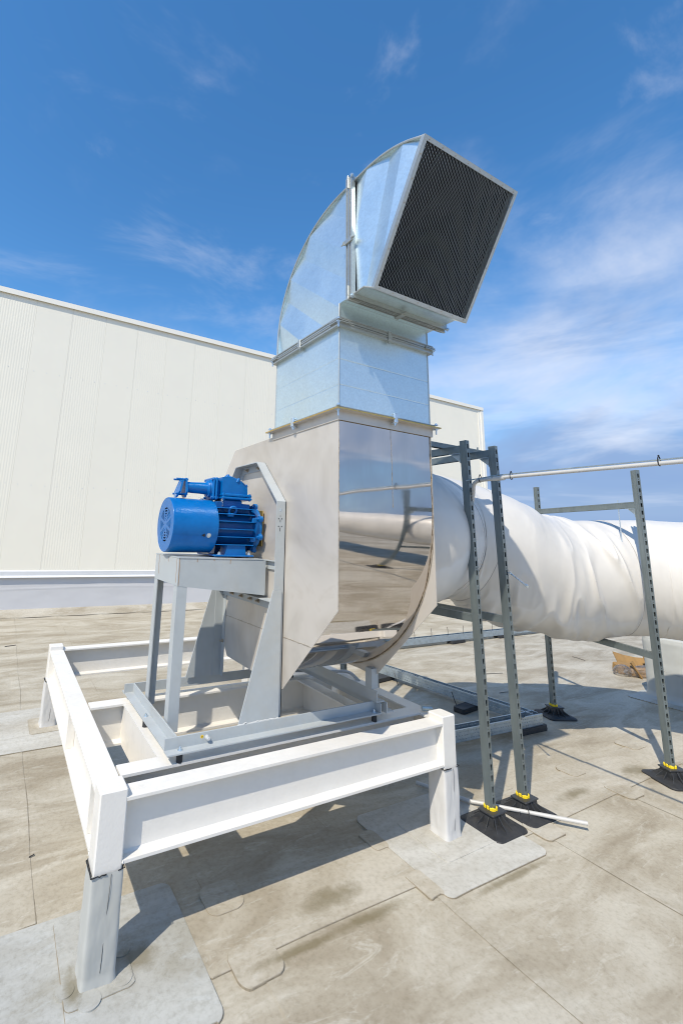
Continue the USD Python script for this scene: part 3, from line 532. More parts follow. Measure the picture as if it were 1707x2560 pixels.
# ------------------------------------------------------------------ exhaust duct
DX0, DX1, DY0, DY1 = 1.05, 1.776, -.28, .43
du = thing('exhaust_duct', 'galvanised square exhaust duct with elbow and honeycomb mesh outlet above the fan', 'duct')
Z0, Z1 = 2.524, 3.046
def panel(pts_uv):  # vertical strip of sheet with two pressed lines
    return pts_uv
def sheet_profile(c, s_):   # profile (c, z) with two fine grooves, s_ outward sign
    o = []
    for z_ in (Z0, 2.668, 2.672, 2.676, 2.824, 2.828, 2.832, Z1):
        o.append((c - s_ * (.0012 if z_ in (2.672, 2.828) else 0), z_))
    return Polygon(o + [(c - s_ * .0015, Z1), (c - s_ * .0015, Z0)])
part(du, 'duct_panel', ext(sheet_profile(DY0, -1), 'x', DX0, DX1), 'galvanised'); part(du, 'duct_panel', ext(sheet_profile(DY1, 1), 'x', DX0, DX1), 'galvanised')
part(du, 'duct_panel', ext(sheet_profile(DX0, -1), 'y', DY0, DY1), 'galvanised'); part(du, 'duct_panel', ext(sheet_profile(DX1, 1), 'y', DY0, DY1), 'galvanised')
for x_, y_ in [(DX0, DY0), (DX1, DY0), (DX0, DY1), (DX1, DY1)]: part(du, 'corner_seam', cyl((x_, y_, Z0), (x_, y_, Z1), .0042, 8), 'galvanised_rail', smooth=True)
def rail(z0, z1, out=.026):
    o = sbox(DX0 - out, DY0 - out, DX1 + out, DY1 + out).difference(sbox(DX0 + .002, DY0 + .002, DX1 - .002, DY1 - .002)); h = z1 - z0
    i_ = sbox(DX0 - out + .005, DY0 - out + .005, DX1 + out - .005, DY1 + out - .005).difference(sbox(DX0 + .002, DY0 + .002, DX1 - .002, DY1 - .002))
    return [ext(o, 'z', z0, z0 + h * .28), ext(i_, 'z', z0 + h * .28, z0 + h * .72), ext(o, 'z', z0 + h * .72, z1)]
part(du, 'flange_rail', rail(2.5235, 2.538, .026), 'galvanised_rail')
part(du, 'flange_rail', rail(3.020, 3.046), 'galvanised_rail'); part(du, 'flange_rail', rail(3.050, 3.074), 'galvanised_rail')
def corner_piece(x_, y_, z_, sx, sy, far=.036):
    p = Polygon([(x_ + sx * far, y_ + sy * far), (x_ - sx * .05, y_ + sy * far), (x_ - sx * .05, y_ + sy * .01), (x_ + sx * .01, y_ + sy * .01), (x_ + sx * .01, y_ - sy * .05), (x_ + sx * far, y_ - sy * .05)])
    return ext(p, 'z', z_ - .003, z_ + .003)
for z_ in (3.048,):
    for x_, y_, sx, sy in [(DX0, DY0, -1, -1), (DX1, DY0, 1, -1), (DX0, DY1, -1, 1), (DX1, DY1, 1, 1)]:
        cp = part(du, 'flange_corner', [corner_piece(x_, y_, z_ - .004, sx, sy), corner_piece(x_, y_, z_ + .006, sx, sy)], 'galvanised_rail')
        part(cp, 'corner_bolt', [bolt((x_ + sx * .024, y_ + sy * .024, z_ + .009), (0, 0, 1), .0085, .007, .006), bolt((x_ + sx * .024, y_ + sy * .024, z_ - .007), (0, 0, -1), .0085, .007, .026)], 'zinc')
for x_, y_, sx, sy in [(DX0, DY0, -1, -1), (DX1, DY0, 1, -1), (DX0, DY1, -1, 1), (DX1, DY1, 1, 1)]:
    part(du, 'corner_bolt', [bolt((x_ + sx * .026, y_ + sy * .026, 2.538), (0, 0, 1), .0085, .007, .006), bolt((x_ + sx * .026, y_ + sy * .026, 2.5145), (0, 0, -1), .0085, .007, .030)], 'zinc')
def clip_y(x_, y_, z_, s_=-1): return [bx(x_ - .014, x_ + .014, y_ + s_ * .020, y_ + s_ * .034, z_ - .030, z_ + .028, .003), bx(x_ - .014, x_ + .014, y_ + s_ * .0, y_ + s_ * .030, z_ + .022, z_ + .030, .002), bx(x_ - .014, x_ + .014, y_ + s_ * .0, y_ + s_ * .030, z_ - .032, z_ - .024, .002), bolt((x_, y_ + s_ * .020, z_ - .032), (0, 0, -1), .008, .008, .008)]
def clip_x(x_, y_, z_, s_=-1): return [bx(x_ + s_ * .020, x_ + s_ * .034, y_ - .014, y_ + .014, z_ - .030, z_ + .028, .003), bx(x_, x_ + s_ * .030, y_ - .014, y_ + .014, z_ + .022, z_ + .030, .002), bx(x_, x_ + s_ * .030, y_ - .014, y_ + .014, z_ - .032, z_ - .024, .002), bolt((x_ + s_ * .020, y_, z_ - .032), (0, 0, -1), .008, .008, .008)]
part(du, 'flange_clip', clip_y(1.42, DY0, 3.048), 'galvanised_rail'); part(du, 'flange_clip', clip_x(DX0, .10, 3.048), 'galvanised_rail')
part(du, 'flange_clip', clip_y(1.44, DY0 - .014, 2.526), 'zinc'); part(du, 'flange_clip', clip_x(DX0 - .014, .14, 2.526), 'zinc')
# first elbow: throat corner (DY0, 3.17), sweeping over from back to front
TC = np.array([-.29, 3.17]); EA, EB = .72, .735
ang = np.radians(np.linspace(0, 90, 61))
arc1 = np.stack([TC[0] + EA * np.cos(ang), TC[1] + EB * np.sin(ang)], 1)
prof1 = [(DY1, 3.06), *map(tuple, arc1), (-.372, TC[1] + EB), (-.372, 3.17), (DY0, 3.17), (DY0, 3.06)]
def cheek(outline, x_, sgn, nrm, knots, amp):
    """flat side sheet pressed into shallow parallel folds; knots are the fold lines along nrm"""
    nrm = np.array(nrm) / np.linalg.norm(nrm); tng = np.array([-nrm[1], nrm[0]]); P = Polygon(outline).buffer(0); hs = [amp * (k_ % 2) for k_ in range(len(knots))]; V, F_ = [], []
    for k0_, k1_, h0, h1 in zip(knots[:-1], knots[1:], hs[:-1], hs[1:]):
        quad = Polygon([nrm * k0_ - tng * 9, nrm * k1_ - tng * 9, nrm * k1_ + tng * 9, nrm * k0_ + tng * 9]); q = P.intersection(quad)
        for g_ in getattr(q, 'geoms', [q]):
            if g_.geom_type != 'Polygon' or g_.area < 1e-7: continue
            v2, f2 = trimesh.creation.triangulate_polygon(g_, engine='earcut'); d_ = v2 @ nrm; o_ = h0 + (h1 - h0) * (d_ - k0_) / (k1_ - k0_)
            F_.append(f2 + sum(len(a_) for a_ in V)); V.append(np.c_[x_ - sgn * o_, v2])
    return trimesh.Trimesh(np.vstack(V), np.vstack(F_), process=False)
o1 = np.array([(DY1, 3.06), *arc1[::1], (-.372, TC[1] + EB)])
for x_, sgn in ((DX0, -1), (DX1, 1)):
    part(du, 'elbow_cheek', cheek([*map(tuple, o1), (-.372, 3.17), (DY0, 3.17), (DY0, 3.06)], x_, sgn, (-.643, .766), [1.9, 2.1, 2.28, 2.44, 2.59, 2.745, 2.893, 3.06, 3.25, 3.5], .022), 'galvanised')
    part(du, 'elbow_rim', tube([(x_ + sgn * .001, y_, z_) for y_, z_ in o1[:]], .0062, 8), 'galvanised_rail', smooth=True)
def strip(line, t=.0015): return ext(LineString(line).buffer(t, cap_style=2), 'x', DX0 - .002, DX1 + .002)
part(du, 'elbow_heel', strip([tuple(p) for p in o1]), 'galvanised', smooth=30)
part(du, 'elbow_throat', strip([(DY0, 3.06), (DY0, 3.17), (-.372, 3.17)]), 'galvanised')
part(du, 'throat_crease', [cyl((DX0, DY0 - .03, 3.1695), (DX1, DY0 - .03, 3.1695), .0014, 6)], 'galvanised_rail')
part(du, 'corner_seam', cyl((DX0, DY0, 3.074), (DX0, DY0, 3.17), .006, 8), 'galvanised_rail', smooth=True); part(du, 'corner_seam', cyl((DX1, DY0, 3.074), (DX1, DY0, 3.17), .006, 8), 'galvanised_rail', smooth=True)
# vertical joint between the two elbows
def vring(y0, y1, out=.026):
    o = sbox(DX0 - out, 3.17 - out, DX1 + out, TC[1] + EB + out).difference(sbox(DX0 + .002, 3.172, DX1 - .002, TC[1] + EB - .002)); return ext(o, 'y', y0, y1)
part(du, 'flange_rail', [vring(-.394, -.386), vring(-.386, -.378, .018), vring(-.378, -.370)], 'galvanised_rail'); part(du, 'flange_rail', [vring(-.422, -.414), vring(-.414, -.406, .018), vring(-.406, -.398)], 'galvanised_rail')
for x_, sx in ((DX0, -1), (DX1, 1)):
    for z_, sz in ((3.17, -1), (TC[1] + EB, 1)):
        cp = part(du, 'flange_corner', [bx(x_ - sx * .05, x_ + sx * .036, -.40, -.392, z_ + sz * .036, z_ + sz * .012, .002), bx(x_ + sx * .012, x_ + sx * .036, -.40, -.392, z_ - sz * .05, z_ + sz * .012, .002)], 'galvanised_rail')
        part(cp, 'corner_bolt', [bolt((x_ + sx * .024, -.392, z_ + sz * .024), (0, 1, 0), .0085, .007, .012), bolt((x_ + sx * .024, -.424, z_ + sz * .024), (0, -1, 0), .0085, .007, .006)], 'zinc')
part(du, 'flange_clip', [bx(DX0 - .036, DX0 - .020, -.432, -.364, 3.49, 3.52, .003), bolt((DX0 - .03, -.432, 3.505), (0, -1, 0), .008, .01, .012), bolt((DX0 - .03, -.364, 3.505), (0, 1, 0), .008, .008, .02)], 'galvanised_rail')
part(du, 'flange_clip', [bx(1.40, 1.43, -.432, -.364, 3.134, 3.150, .003), bolt((1.415, -.432, 3.145), (0, -1, 0), .008, .01, .008)], 'galvanised_rail')
# outlet elbow, thirty degrees
OC = np.array([-.50, 3.17]); OR = .735
a2 = np.radians(np.linspace(90, 120, 21)); arc2 = np.stack([OC[0] + OR * np.cos(a2), OC[1] + OR * np.sin(a2)], 1)
n2 = np.array([-math.cos(math.radians(30)), -math.sin(math.radians(30))])
E1 = arc2[-1] + n2 * .088; E0 = OC + n2 * .088
o2 = np.array([(-.42, TC[1] + EB), *arc2, tuple(E1)])
for x_, sgn in ((DX0, -1), (DX1, 1)):
    part(du, 'outlet_cheek', cheek([*map(tuple, o2), tuple(E0), tuple(OC), (-.42, 3.17)], x_, sgn, (.96, .28), [-.4, .14, .305, .42, .585, .72, 1.0], .022), 'galvanised')
    part(du, 'elbow_rim', tube([(x_ + sgn * .001, y_, z_) for y_, z_ in o2], .0062, 8), 'galvanised_rail', smooth=True)
part(du, 'outlet_heel', strip([tuple(p) for p in o2]), 'galvanised', smooth=30)
part(du, 'outlet_throat', strip([(-.42, 3.17), tuple(OC), tuple(E0)]), 'galvanised')
part(du, 'throat_edge', [tube([(DX0 - .003, -.42, 3.168), (DX0 - .003, *OC), (DX0 - .003, *E0)], .0055, 6)], 'galvanised_rail')
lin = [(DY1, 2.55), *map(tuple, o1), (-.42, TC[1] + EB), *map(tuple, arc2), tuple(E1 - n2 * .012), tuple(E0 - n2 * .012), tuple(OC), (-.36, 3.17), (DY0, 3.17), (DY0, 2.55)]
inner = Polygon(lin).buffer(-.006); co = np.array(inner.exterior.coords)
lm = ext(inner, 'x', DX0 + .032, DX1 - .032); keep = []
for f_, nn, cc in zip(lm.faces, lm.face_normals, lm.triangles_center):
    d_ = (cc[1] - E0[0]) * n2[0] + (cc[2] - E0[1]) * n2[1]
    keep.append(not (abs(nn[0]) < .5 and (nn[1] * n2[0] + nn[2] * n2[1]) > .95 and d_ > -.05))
part(du, 'shade_lining', trimesh.Trimesh(lm.vertices, lm.faces[np.array(keep)][:, ::-1], process=False), 'duct_shade')  # added inner sheets; their dark colour stands in for shade within bare galvanised walls
# mesh outlet frame in the plane E0-E1
ev = (E1 - E0) / np.linalg.norm(E1 - E0); LH = np.linalg.norm(E1 - E0)
def onp(x_, h_, d_=0.0): p = E0 + ev * h_ + n2 * d_; return np.array([x_, p[0], p[1]])
def plate_bar(x0, x1, h0, h1, d0, d1):
    P = np.array([onp(x_, h_, d_) for x_ in (x0, x1) for h_ in (h0, h1) for d_ in (d0, d1)]); return trimesh.convex.convex_hull(P)
gf = part(du, 'outlet_frame', [plate_bar(DX0 - .004, DX1 + .004, -.004, .016, .001, .005), plate_bar(DX0 - .004, DX1 + .004, LH - .016, LH + .004, .001, .005), plate_bar(DX0 - .004, DX0 + .016, .016, LH - .016, .001, .0045), plate_bar(DX1 - .016, DX1 + .004, .016, LH - .016, .001, .0045)], 'galvanised_rail')
part(gf, 'outlet_rim', [plate_bar(DX0 - .006, DX1 + .006, -.006, -.003, -.02, .005), plate_bar(DX0 - .006, DX1 + .006, LH + .003, LH + .006, -.02, .005), plate_bar(DX0 - .0065, DX0 - .0035, -.003, LH + .003, -.02, .0045), plate_bar(DX1 + .0035, DX1 + .0065, -.003, LH + .003, -.02, .0045)], 'galvanised_rail')
riv = [onp(x_, h_, .006) for h_ in (.007, LH - .007) for x_ in np.linspace(DX0 + .03, DX1 - .03, 8)] + [onp(x_, h_, .006) for x_ in (DX0 + .007, DX1 - .007) for h_ in np.linspace(.09, LH - .08, 6)]
for q in riv: part(gf, 'rivet', cyl(q - np.array([0, *n2]) * .002, q + np.array([0, *n2]) * .0015, .0032, 8), 'weld')
mv_, mf_ = [], []
ph, pw_, ta = .0136, .0052, math.radians(16); Wd = DX1 - DX0
def inside(p): return (p[:, 0] > DX0 + .010) & (p[:, 0] < DX1 - .010) & (p[:, 1] > .010) & (p[:, 1] < LH - .010)
for r_ in range(-10, 100):
    k_ = np.arange(0, 220); lx = -.02 + k_ * pw_; st = (k_ + (0 if r_ % 2 else 2)) % 4
    lz = r_ * ph - .12 + np.where(st < 2, 0.0, ph * .93)
    pl_ = np.stack([DX0 + lx * math.cos(ta) - lz * math.sin(ta), lx * math.sin(ta) + lz * math.cos(ta)], 1); ok = inside(pl_)
    for i_ in np.nonzero(ok[:-1] & ok[1:])[0]:
        (xa, ha), (xb, hb) = pl_[i_], pl_[i_ + 1]; w_ = .0006 if st[i_] // 2 == st[i_ + 1] // 2 else .0003; b0 = len(mv_) * 6
        mv_.append([onp(xa, ha, -.001), onp(xb, hb, -.001), onp(xa, ha, .003), onp(xb, hb, .003), onp(xa, ha + 2 * w_, .003), onp(xb, hb + 2 * w_, .003)]); mf_ += [[b0, b0 + 1, b0 + 3, b0 + 2], [b0 + 2, b0 + 3, b0 + 5, b0 + 4]]
part(du, 'honeycomb_mesh', (np.vstack(mv_), np.array(mf_)), 'mesh_wire', kind='stuff')

# ------------------------------------------------------------------ insulated pipe
XS = np.array([1.78, 2.6, 3.0, 3.5, 4.1, 4.8, 5.6])
sy_, sz_ = CubicSpline(XS, [.67, .67, .84, .737, .588, .274, -.709]), CubicSpline(XS, [1.865, 1.865, 1.874, 1.796, 1.565, 1.533, 1.456])
xq = np.linspace(1.775, 5.10, 480); cl = np.stack([xq, sy_(xq), sz_(xq)], 1)
bend = np.array([cl[-60], cl[-30], cl[-1], (5.33, -.55, 1.52), (5.38, -1.2, 1.54), (5.22, -2.0, 1.57), (5.0, -2.8, 1.58), (4.85, -4.0, 1.58), (4.8, -6.5, 1.58), (4.8, -9.5, 1.58)])
tb_, _ = splprep(bend.T, s=0, k=3); ex = np.array(splev(np.linspace(0, 1, 900), tb_)).T; k0 = np.argmin(np.linalg.norm(ex - cl[-1], axis=1)); cl = np.vstack([cl, ex[k0 + 2:]])
tt = np.gradient(cl, axis=0); tt /= np.linalg.norm(tt, axis=1)[:, None]
sl = np.r_[0, np.cumsum(np.linalg.norm(np.diff(cl, axis=0), axis=1))]
A_ = np.cross(tt, [0, 0, 1.0]); A_ /= np.linalg.norm(A_, axis=1)[:, None]; B_ = np.cross(A_, tt)
PR_ = .556
def at_pipe(s_, th, r_):
    c = np.stack([np.interp(s_, sl, cl[:, k_]) for k_ in range(3)], -1); a = np.stack([np.interp(s_, sl, A_[:, k_]) for k_ in range(3)], -1); b = np.stack([np.interp(s_, sl, B_[:, k_]) for k_ in range(3)], -1)
    return c + r_[..., None] * (np.cos(th)[..., None] * a + np.sin(th)[..., None] * b)
def ridge(P, seed): return 1 - np.abs(2 * meshkit.fbm(P, 3, seed) - 1)
def jacket(s0, s1, ns, amp, fine, th_n=200, seed=1):
    def fn(u, v):
        s_ = s0 + (s1 - s0) * u; th = v * 2 * np.pi; c, s2 = np.cos(th), np.sin(th)
        P = np.stack([s_ * 3.4 + .75 * s2 + .5 * c, c * .75, s2 * .75], -1)
        edge = np.clip(np.minimum(u, 1 - u) * (s1 - s0) / .25, 0, 1) ** .8
        fold = np.clip(ridge(P * np.array([.85, .7, .7]) + seed, seed) - .62, 0, 1) / .38
        loc = np.clip(meshkit.fbm(P * np.array([.35, .9, .9]) + 3, 2, seed + 4) * 2.6 - .75, 0, 1)
        w_ = (fold ** 2.1 * loc - .12) * amp * edge + (meshkit.fbm(P * np.array([.45, .6, .6]) + 5, 2, seed + 3) - .5) * amp * 1.0 * edge
        w_ += fine * np.sin(s_ * 95 + 2.2 * meshkit.fbm(P * 2, 2, seed + 9)) * meshkit.fbm(P * 1.5, 2, seed + 5)
        bulge = .012 * np.sin(np.pi * u)
        return at_pipe(s_, th, PR_ + w_ + bulge * (amp > .02))
    return grid(fn, ns, th_n + 1)
pipe = thing('insulated_duct', 'fat white wrapped insulated round duct sagging between the strut frames', 'duct')
cuts_s = [.0, 1.14, 1.78, 3.40, 5.2, 11.5]
for k_, (amp, fine) in enumerate([(.008, .0012), (.024, 0), (.066, .0), (.016, .0008), (.02, .0006)]):
    part(pipe, 'jacket_section', jacket(cuts_s[k_], cuts_s[k_ + 1], 190 if k_ < 4 else 120, amp, fine, seed=2 + k_ * 3), 'jacket', smooth=True)
for s_ in cuts_s[1:5]:
    th = np.linspace(0, 2 * np.pi, 121); part(pipe, 'jacket_seam', tube(at_pipe(np.full(121, s_) + .006 * np.sin(3 * th), th, np.full(121, PR_ + .0005)), .0028, 6, False), 'jacket_seam')
for s0, s1, a0, a1 in [(.0, 1.14, 176, 178), (1.0, 1.7, 215, 222), (1.78, 3.2, 222, 214)]:
    q = np.linspace(0, 1, 40); part(pipe, 'jacket_seam', tube(at_pipe(s0 + (s1 - s0) * q, np.radians(a0 + (a1 - a0) * q), np.full(40, PR_ + .003)), .0018, 5), 'jacket_seam')
def washer(s_, adeg, r_=.032):
    a = np.radians(np.array([adeg])); c = at_pipe(np.array([s_]), a, np.array([PR_]))[0]; o = at_pipe(np.array([s_]), a, np.array([PR_ + .1]))[0] - c; o /= np.linalg.norm(o); return [cyl(c - o * .004, c + o * .008, r_, 20), cyl(c + o * .008, c + o * .014, .008, 6)]
part(pipe, 'washer', washer(1.10, 222), 'strut')

# ------------------------------------------------------------------ strut frames on rubber feet
def strut_mesh(h, w=.036, d=.056, t=.0025):
    """slotted channel standing on z=0: slotted web faces -y, plain flanges"""
    web = sbox(-w / 2, 0, w / 2, h); z_ = .05; k_ = 0
    holes = []
    while z_ < h - .04:
        holes.append(sbox(-.0085, z_, .0085, z_ + .036))
        if k_ % 2 == 0: holes.append(Point(0, z_ + .05).buffer(.004, 4))
        z_ += .066; k_ += 1
    web = web.difference(unary_union(holes))
    o = [ext(web, 'y', -d / 2, -d / 2 + t), bx(-w / 2, -w / 2 + t, -d / 2 + t, d / 2, 0, h), bx(w / 2 - t, w / 2, -d / 2 + t, d / 2, 0, h)]
    o += [bx(-w / 2 + t, -w / 2 + .010, d / 2 - t, d / 2, 0, h), bx(w / 2 - .010, w / 2 - t, d / 2 - t, d / 2, 0, h)]
    o += [bx(-w / 2 - .0012, -w / 2, -d / 2 + .006, -d / 2 + .010, 0, h), bx(-w / 2 - .0012, -w / 2, d / 2 - .014, d / 2 - .010, 0, h)]
    return cat_(o)
def foot_mesh():
    base = rounded(-.155, .155, -.155, .155, .045); z = [(1.0, .0), (1.0, .010), (.985, .014), (.60, .030), (.50, .034)]
    c = np.array(base.segmentize(.05).exterior.coords)[:-1]; n = len(c); v = np.vstack([np.c_[c * s_, np.full(n, zz)] for s_, zz in z] + [[[0, 0, .034]]]); f = []
    for r_ in range(len(z) - 1):
        for j in range(n): f.append([r_ * n + j, r_ * n + (j + 1) % n, (r_ + 1) * n + (j + 1) % n, (r_ + 1) * n + j])
    F_ = np.vstack([tri(f), [[(len(z) - 1) * n + j, (len(z) - 1) * n + (j + 1) % n, len(v) - 1] for j in range(n)]])
    return trimesh.Trimesh(v, F_, process=False)
def hub_mesh():
    P = np.array([(sx * a, sy * b, z_) for sx in (-1, 1) for sy in (-1, 1) for a, b, z_ in ((.070, .056, .02), (.060, .047, .092))]); o = [trimesh.convex.convex_hull(P), bx(-.075, .075, -.056, .056, .086, .097, .004)]
    for k_ in range(12):
        a = k_ * math.pi / 6 + .26; c, s_ = math.cos(a), math.sin(a); L = min(.125 / max(abs(c), abs(s_)), .15)
        w = np.array([-s_, c]) * .0022; q = [np.array([c, s_]) * .05, np.array([c, s_]) * L]
        pts = [(*(q[0] + w), .03), (*(q[0] - w), .03), (*(q[0] + w), .086), (*(q[0] - w), .086), (*(q[1] + w), .014), (*(q[1] - w), .014), (*(q[1] + w), .020), (*(q[1] - w), .020)]
        o.append(trimesh.convex.convex_hull(np.array(pts)))
    return cat_(o)
def collar_mesh():
    o = []
    for k_ in range(14):
        a = k_ * 2 * math.pi / 14; c, s_ = math.cos(a), math.sin(a); x_, y_ = .0275 * np.sign(c) * abs(c) ** .6, .0365 * np.sign(s_) * abs(s_) ** .6
        o.append(rot(bx(-.0085, .0085, -.0045, .0045, .092, .113 + .004 * (k_ % 2), .003), math.degrees(a) + 90, (0, 0, 1)).apply_translation((x_, y_, 0)))
    return cat_(o)
def place(m, loc, rz): return mv(rot(m, rz, (0, 0, 1)), *loc)
def add_post(t, x, y, h, rz, lean=(0, 0), foot=True):
    m = strut_mesh(h); v = np.array(m.vertices); m = rot(m, rz, (0, 0, 1)); v = np.array(m.vertices); v[:, 0] += lean[0] * v[:, 2] / h; v[:, 1] += lean[1] * v[:, 2] / h; m.vertices = v
    part(t, 'strut', mv(m, x, y, .085), 'strut')
    if foot:
        f_ = part(t, 'rubber_foot', place(foot_mesh(), (x, y - .012, .001), rz), 'rubber', smooth=25)
        part(f_, 'foot_hub', place(hub_mesh(), (x, y - .012, .001), rz), 'black_plastic'); part(f_, 'collar', place(collar_mesh(), (x, y, .001), rz), 'yellow_plastic')
def channel_bar(p, q, h=.055, w=.036):
    p, q = np.array(p, float), np.array(q, float); L = np.linalg.norm(q - p); t = (q - p) / L; s_ = np.cross([0, 0, 1.0], t); s_ /= np.linalg.norm(s_); u = np.cross(t, s_)
    o = [bx(0, L, -w / 2, -w / 2 + .0025, -h / 2, h / 2), bx(0, L, w / 2 - .0025, w / 2, -h / 2, h / 2), bx(0, L, -w / 2 + .0025, w / 2 - .0025, h / 2 - .0025, h / 2), bx(0, L, w / 2, w / 2 + .0012, h / 2 - .012, h / 2 - .008), bx(0, L, -w / 2 - .0012, -w / 2, h / 2 - .012, h / 2 - .008)]
    m = cat_(o); v = np.array(m.vertices); m.vertices = p + v[:, :1] * t + v[:, 1:2] * s_ + v[:, 2:3] * u; return m
def bracket(c, t):   # triangular angle bracket hanging under a bar next to a post
    c, t = np.array(c, float), np.array(t, float); s_ = np.array([-t[1], t[0], 0])
    def pr(a, z_, w): return c + t * a + np.array([0, 0, z_]) + s_ * w
    tri_ = trimesh.convex.convex_hull(np.array([pr(a, z_, w) for a, z_ in [(.0, 0), (.10, 0), (.10, -.008), (.015, -.075), (0, -.075)] for w in (-.019, -.016)]))
    return [tri_, trimesh.convex.convex_hull(np.array([pr(a, z_, w) for a, z_ in [(.0, 0), (.10, 0), (.10, -.004), (0, -.004)] for w in (-.019, .018)])), trimesh.convex.convex_hull(np.array([pr(a, z_, w) for a, z_ in [(.0, 0), (.004, 0), (.004, -.08), (0, -.08)] for w in (-.019, .018)]))]
def support(label, p, q, hp, hq, rz, lean, zu, zl, backs):
    t = thing('pipe_support', label, 'strut frame', 'slotted strut frames carrying the insulated duct')
    add_post(t, p[0], p[1], hp, rz, lean); add_post(t, q[0], q[1], hq, rz, lean)
    d = np.array([q[0] - p[0], q[1] - p[1], 0]); L = np.linalg.norm(d); d /= L
    for z_ in (zu, zl):
        k_ = (z_ - .085) / hp; a = np.array([p[0] + lean[0] * k_, p[1] + lean[1] * k_, z_]); b = np.array([q[0] + lean[0] * k_, q[1] + lean[1] * k_, z_])
        part(t, 'crossbar', channel_bar(a + d * .029, b - d * .029), 'strut')
        if z_ == zu: part(t, 'bracket', bracket(a + d * .03 + np.array([0, 0, -.029]), d), 'tray')
        else: part(t, 'bracket', bracket(b - d * .03 + np.array([0, 0, -.029]), -d), 'tray')
    return t
support('grey slotted strut frame beside the fan on the wrapped post side', (2.538, -.004), (2.50, 1.46), 2.49, 2.49, 0, (-.075, 0), 2.515, 1.29, 0)
support('grey slotted strut frame standing second from the fan with white conduit end', (2.888, -.004), (2.90, 1.46), 2.49, 2.49, 0, (-.085, 0), 2.522, 1.262, 0)
dd = np.array([.54, 1.19]); rz3 = -math.degrees(math.atan2(.54, 1.19))
s3t = support('grey slotted strut frame farthest from the fan beside the cardboard litter', (4.44, -.262), (4.985, .955), 2.43, 2.41, rz3, (-.02, -.02), 2.205, .93, 0)
part(s3t, 'threaded_rod', cyl((4.515, -.075, 1.70), (4.505, -.085, 2.26), .005, 8), 'zinc')
part(s3t, 'rod_plate', bx(4.46, 4.57, -.105, -.095, 1.735, 1.742), 'zinc')
support('grey slotted strut frame out beyond the bend of the insulated duct', (4.35, -3.00), (5.90, -2.70), 2.43, 2.43, -78, (0, 0), 2.25, .96, 0)
solo('linking_bar', [channel_bar((2.15, .20, 2.565), (2.98, .20, 2.565), .04, .04), cyl((2.90, .2, 2.58), (2.90, .2, 2.61), .007, 6)], 'strut', 'short galvanised channel laid across the tops of two strut frames', 'steel bar')
solo('hanger_rod', [cyl((2.80, .22, 2.25), (2.80, .22, 2.49), .006, 8)], 'strut', 'thin threaded rod hanging from the channel across the strut tops', 'rod')
solo('loose_rod', [cyl((2.885, -.025, 1.60), (2.79, -.21, 1.525), .006, 8), cyl((2.80, -.19, 1.533), (2.788, -.214, 1.523), .011, 6), cyl((2.886, -.024, 1.602), (2.88, -.036, 1.598), .012, 6)], 'zinc', 'short bolt rod sticking out of the second strut towards the camera', 'rod', smooth=30)

# ------------------------------------------------------------------ conduits
con = thing('conduit', 'long white plastic conduit strapped along the strut tops with flexible elbow', 'conduit')
yq = np.linspace(-.30, -8.5, 140); cq = np.stack([2.405 + .004 * np.sin(yq * 2.1), yq, 2.255 + .006 * np.sin(yq * 1.3 + 1)], 1)
part(con, 'conduit_pipe', tube(cq, .0115, 14), 'pvc', smooth=True)
wq = np.vstack([[(2.415, -.040, 2.262)], cq[:] + np.array([0, 0, .019])])
part(con, 'support_wire', tube(wq, .0042, 8), 'strut_bright', smooth=True)
fx = np.array(splev(np.linspace(0, 1, 110), splprep(np.array([(2.405, -.31, 2.256), (2.405, -.22, 2.255), (2.408, -.15, 2.252), (2.425, -.105, 2.243), (2.462, -.065, 2.215), (2.492, -.035, 2.16), (2.505, -.015, 2.11)]).T, s=1e-5, k=3)[0])).T
part(con, 'flexible_conduit', tube(fx, .0125 + .0016 * np.sin(np.arange(110) * 1.9), 14), 'pvc', smooth=True)
part(con, 'coupling', cyl((2.405, -.27, 2.2555), (2.405, -.345, 2.2555), .0165, 16), 'pvc', smooth=40)
for y_ in (-.163, -.395, -1.195, -2.2, -3.2):
    part(con, 'cable_tie', [tube([(2.405 + .0155 * math.cos(t_), y_, 2.264 + .0245 * math.sin(t_)) for t_ in np.linspace(0, 2 * np.pi, 17)], .0028, 6, False), bx(2.401, 2.409, y_ - .003, y_ + .003, 2.286, 2.297, .001)], 'sealant')
solo('loose_conduit', [cyl((2.46, .56, .018), (2.53, .40, .02), .013, 12), cyl((2.53, .40, .02), (2.60, .20, .030), .0135, 14), cyl((2.60, .20, .03), (3.045, -.335, .055), .012, 16)], 'pvc', 'length of white plastic conduit lying across the black strut feet', 'conduit', smooth=40)
solo('bent_conduit', [tube(np.array(splev(np.linspace(0, 1, 40), splprep(np.array([(1.6, 1.30, .69), (1.95, 1.20, .69), (2.13, 1.12, .69), (2.19, 1.03, .70), (2.195, .97, .69), (2.20, .90, .66)]).T, s=0, k=3)[0])).T, .013, 12)], 'pvc', 'white plastic conduit bending over the frame behind the fan foot', 'conduit', smooth=True)

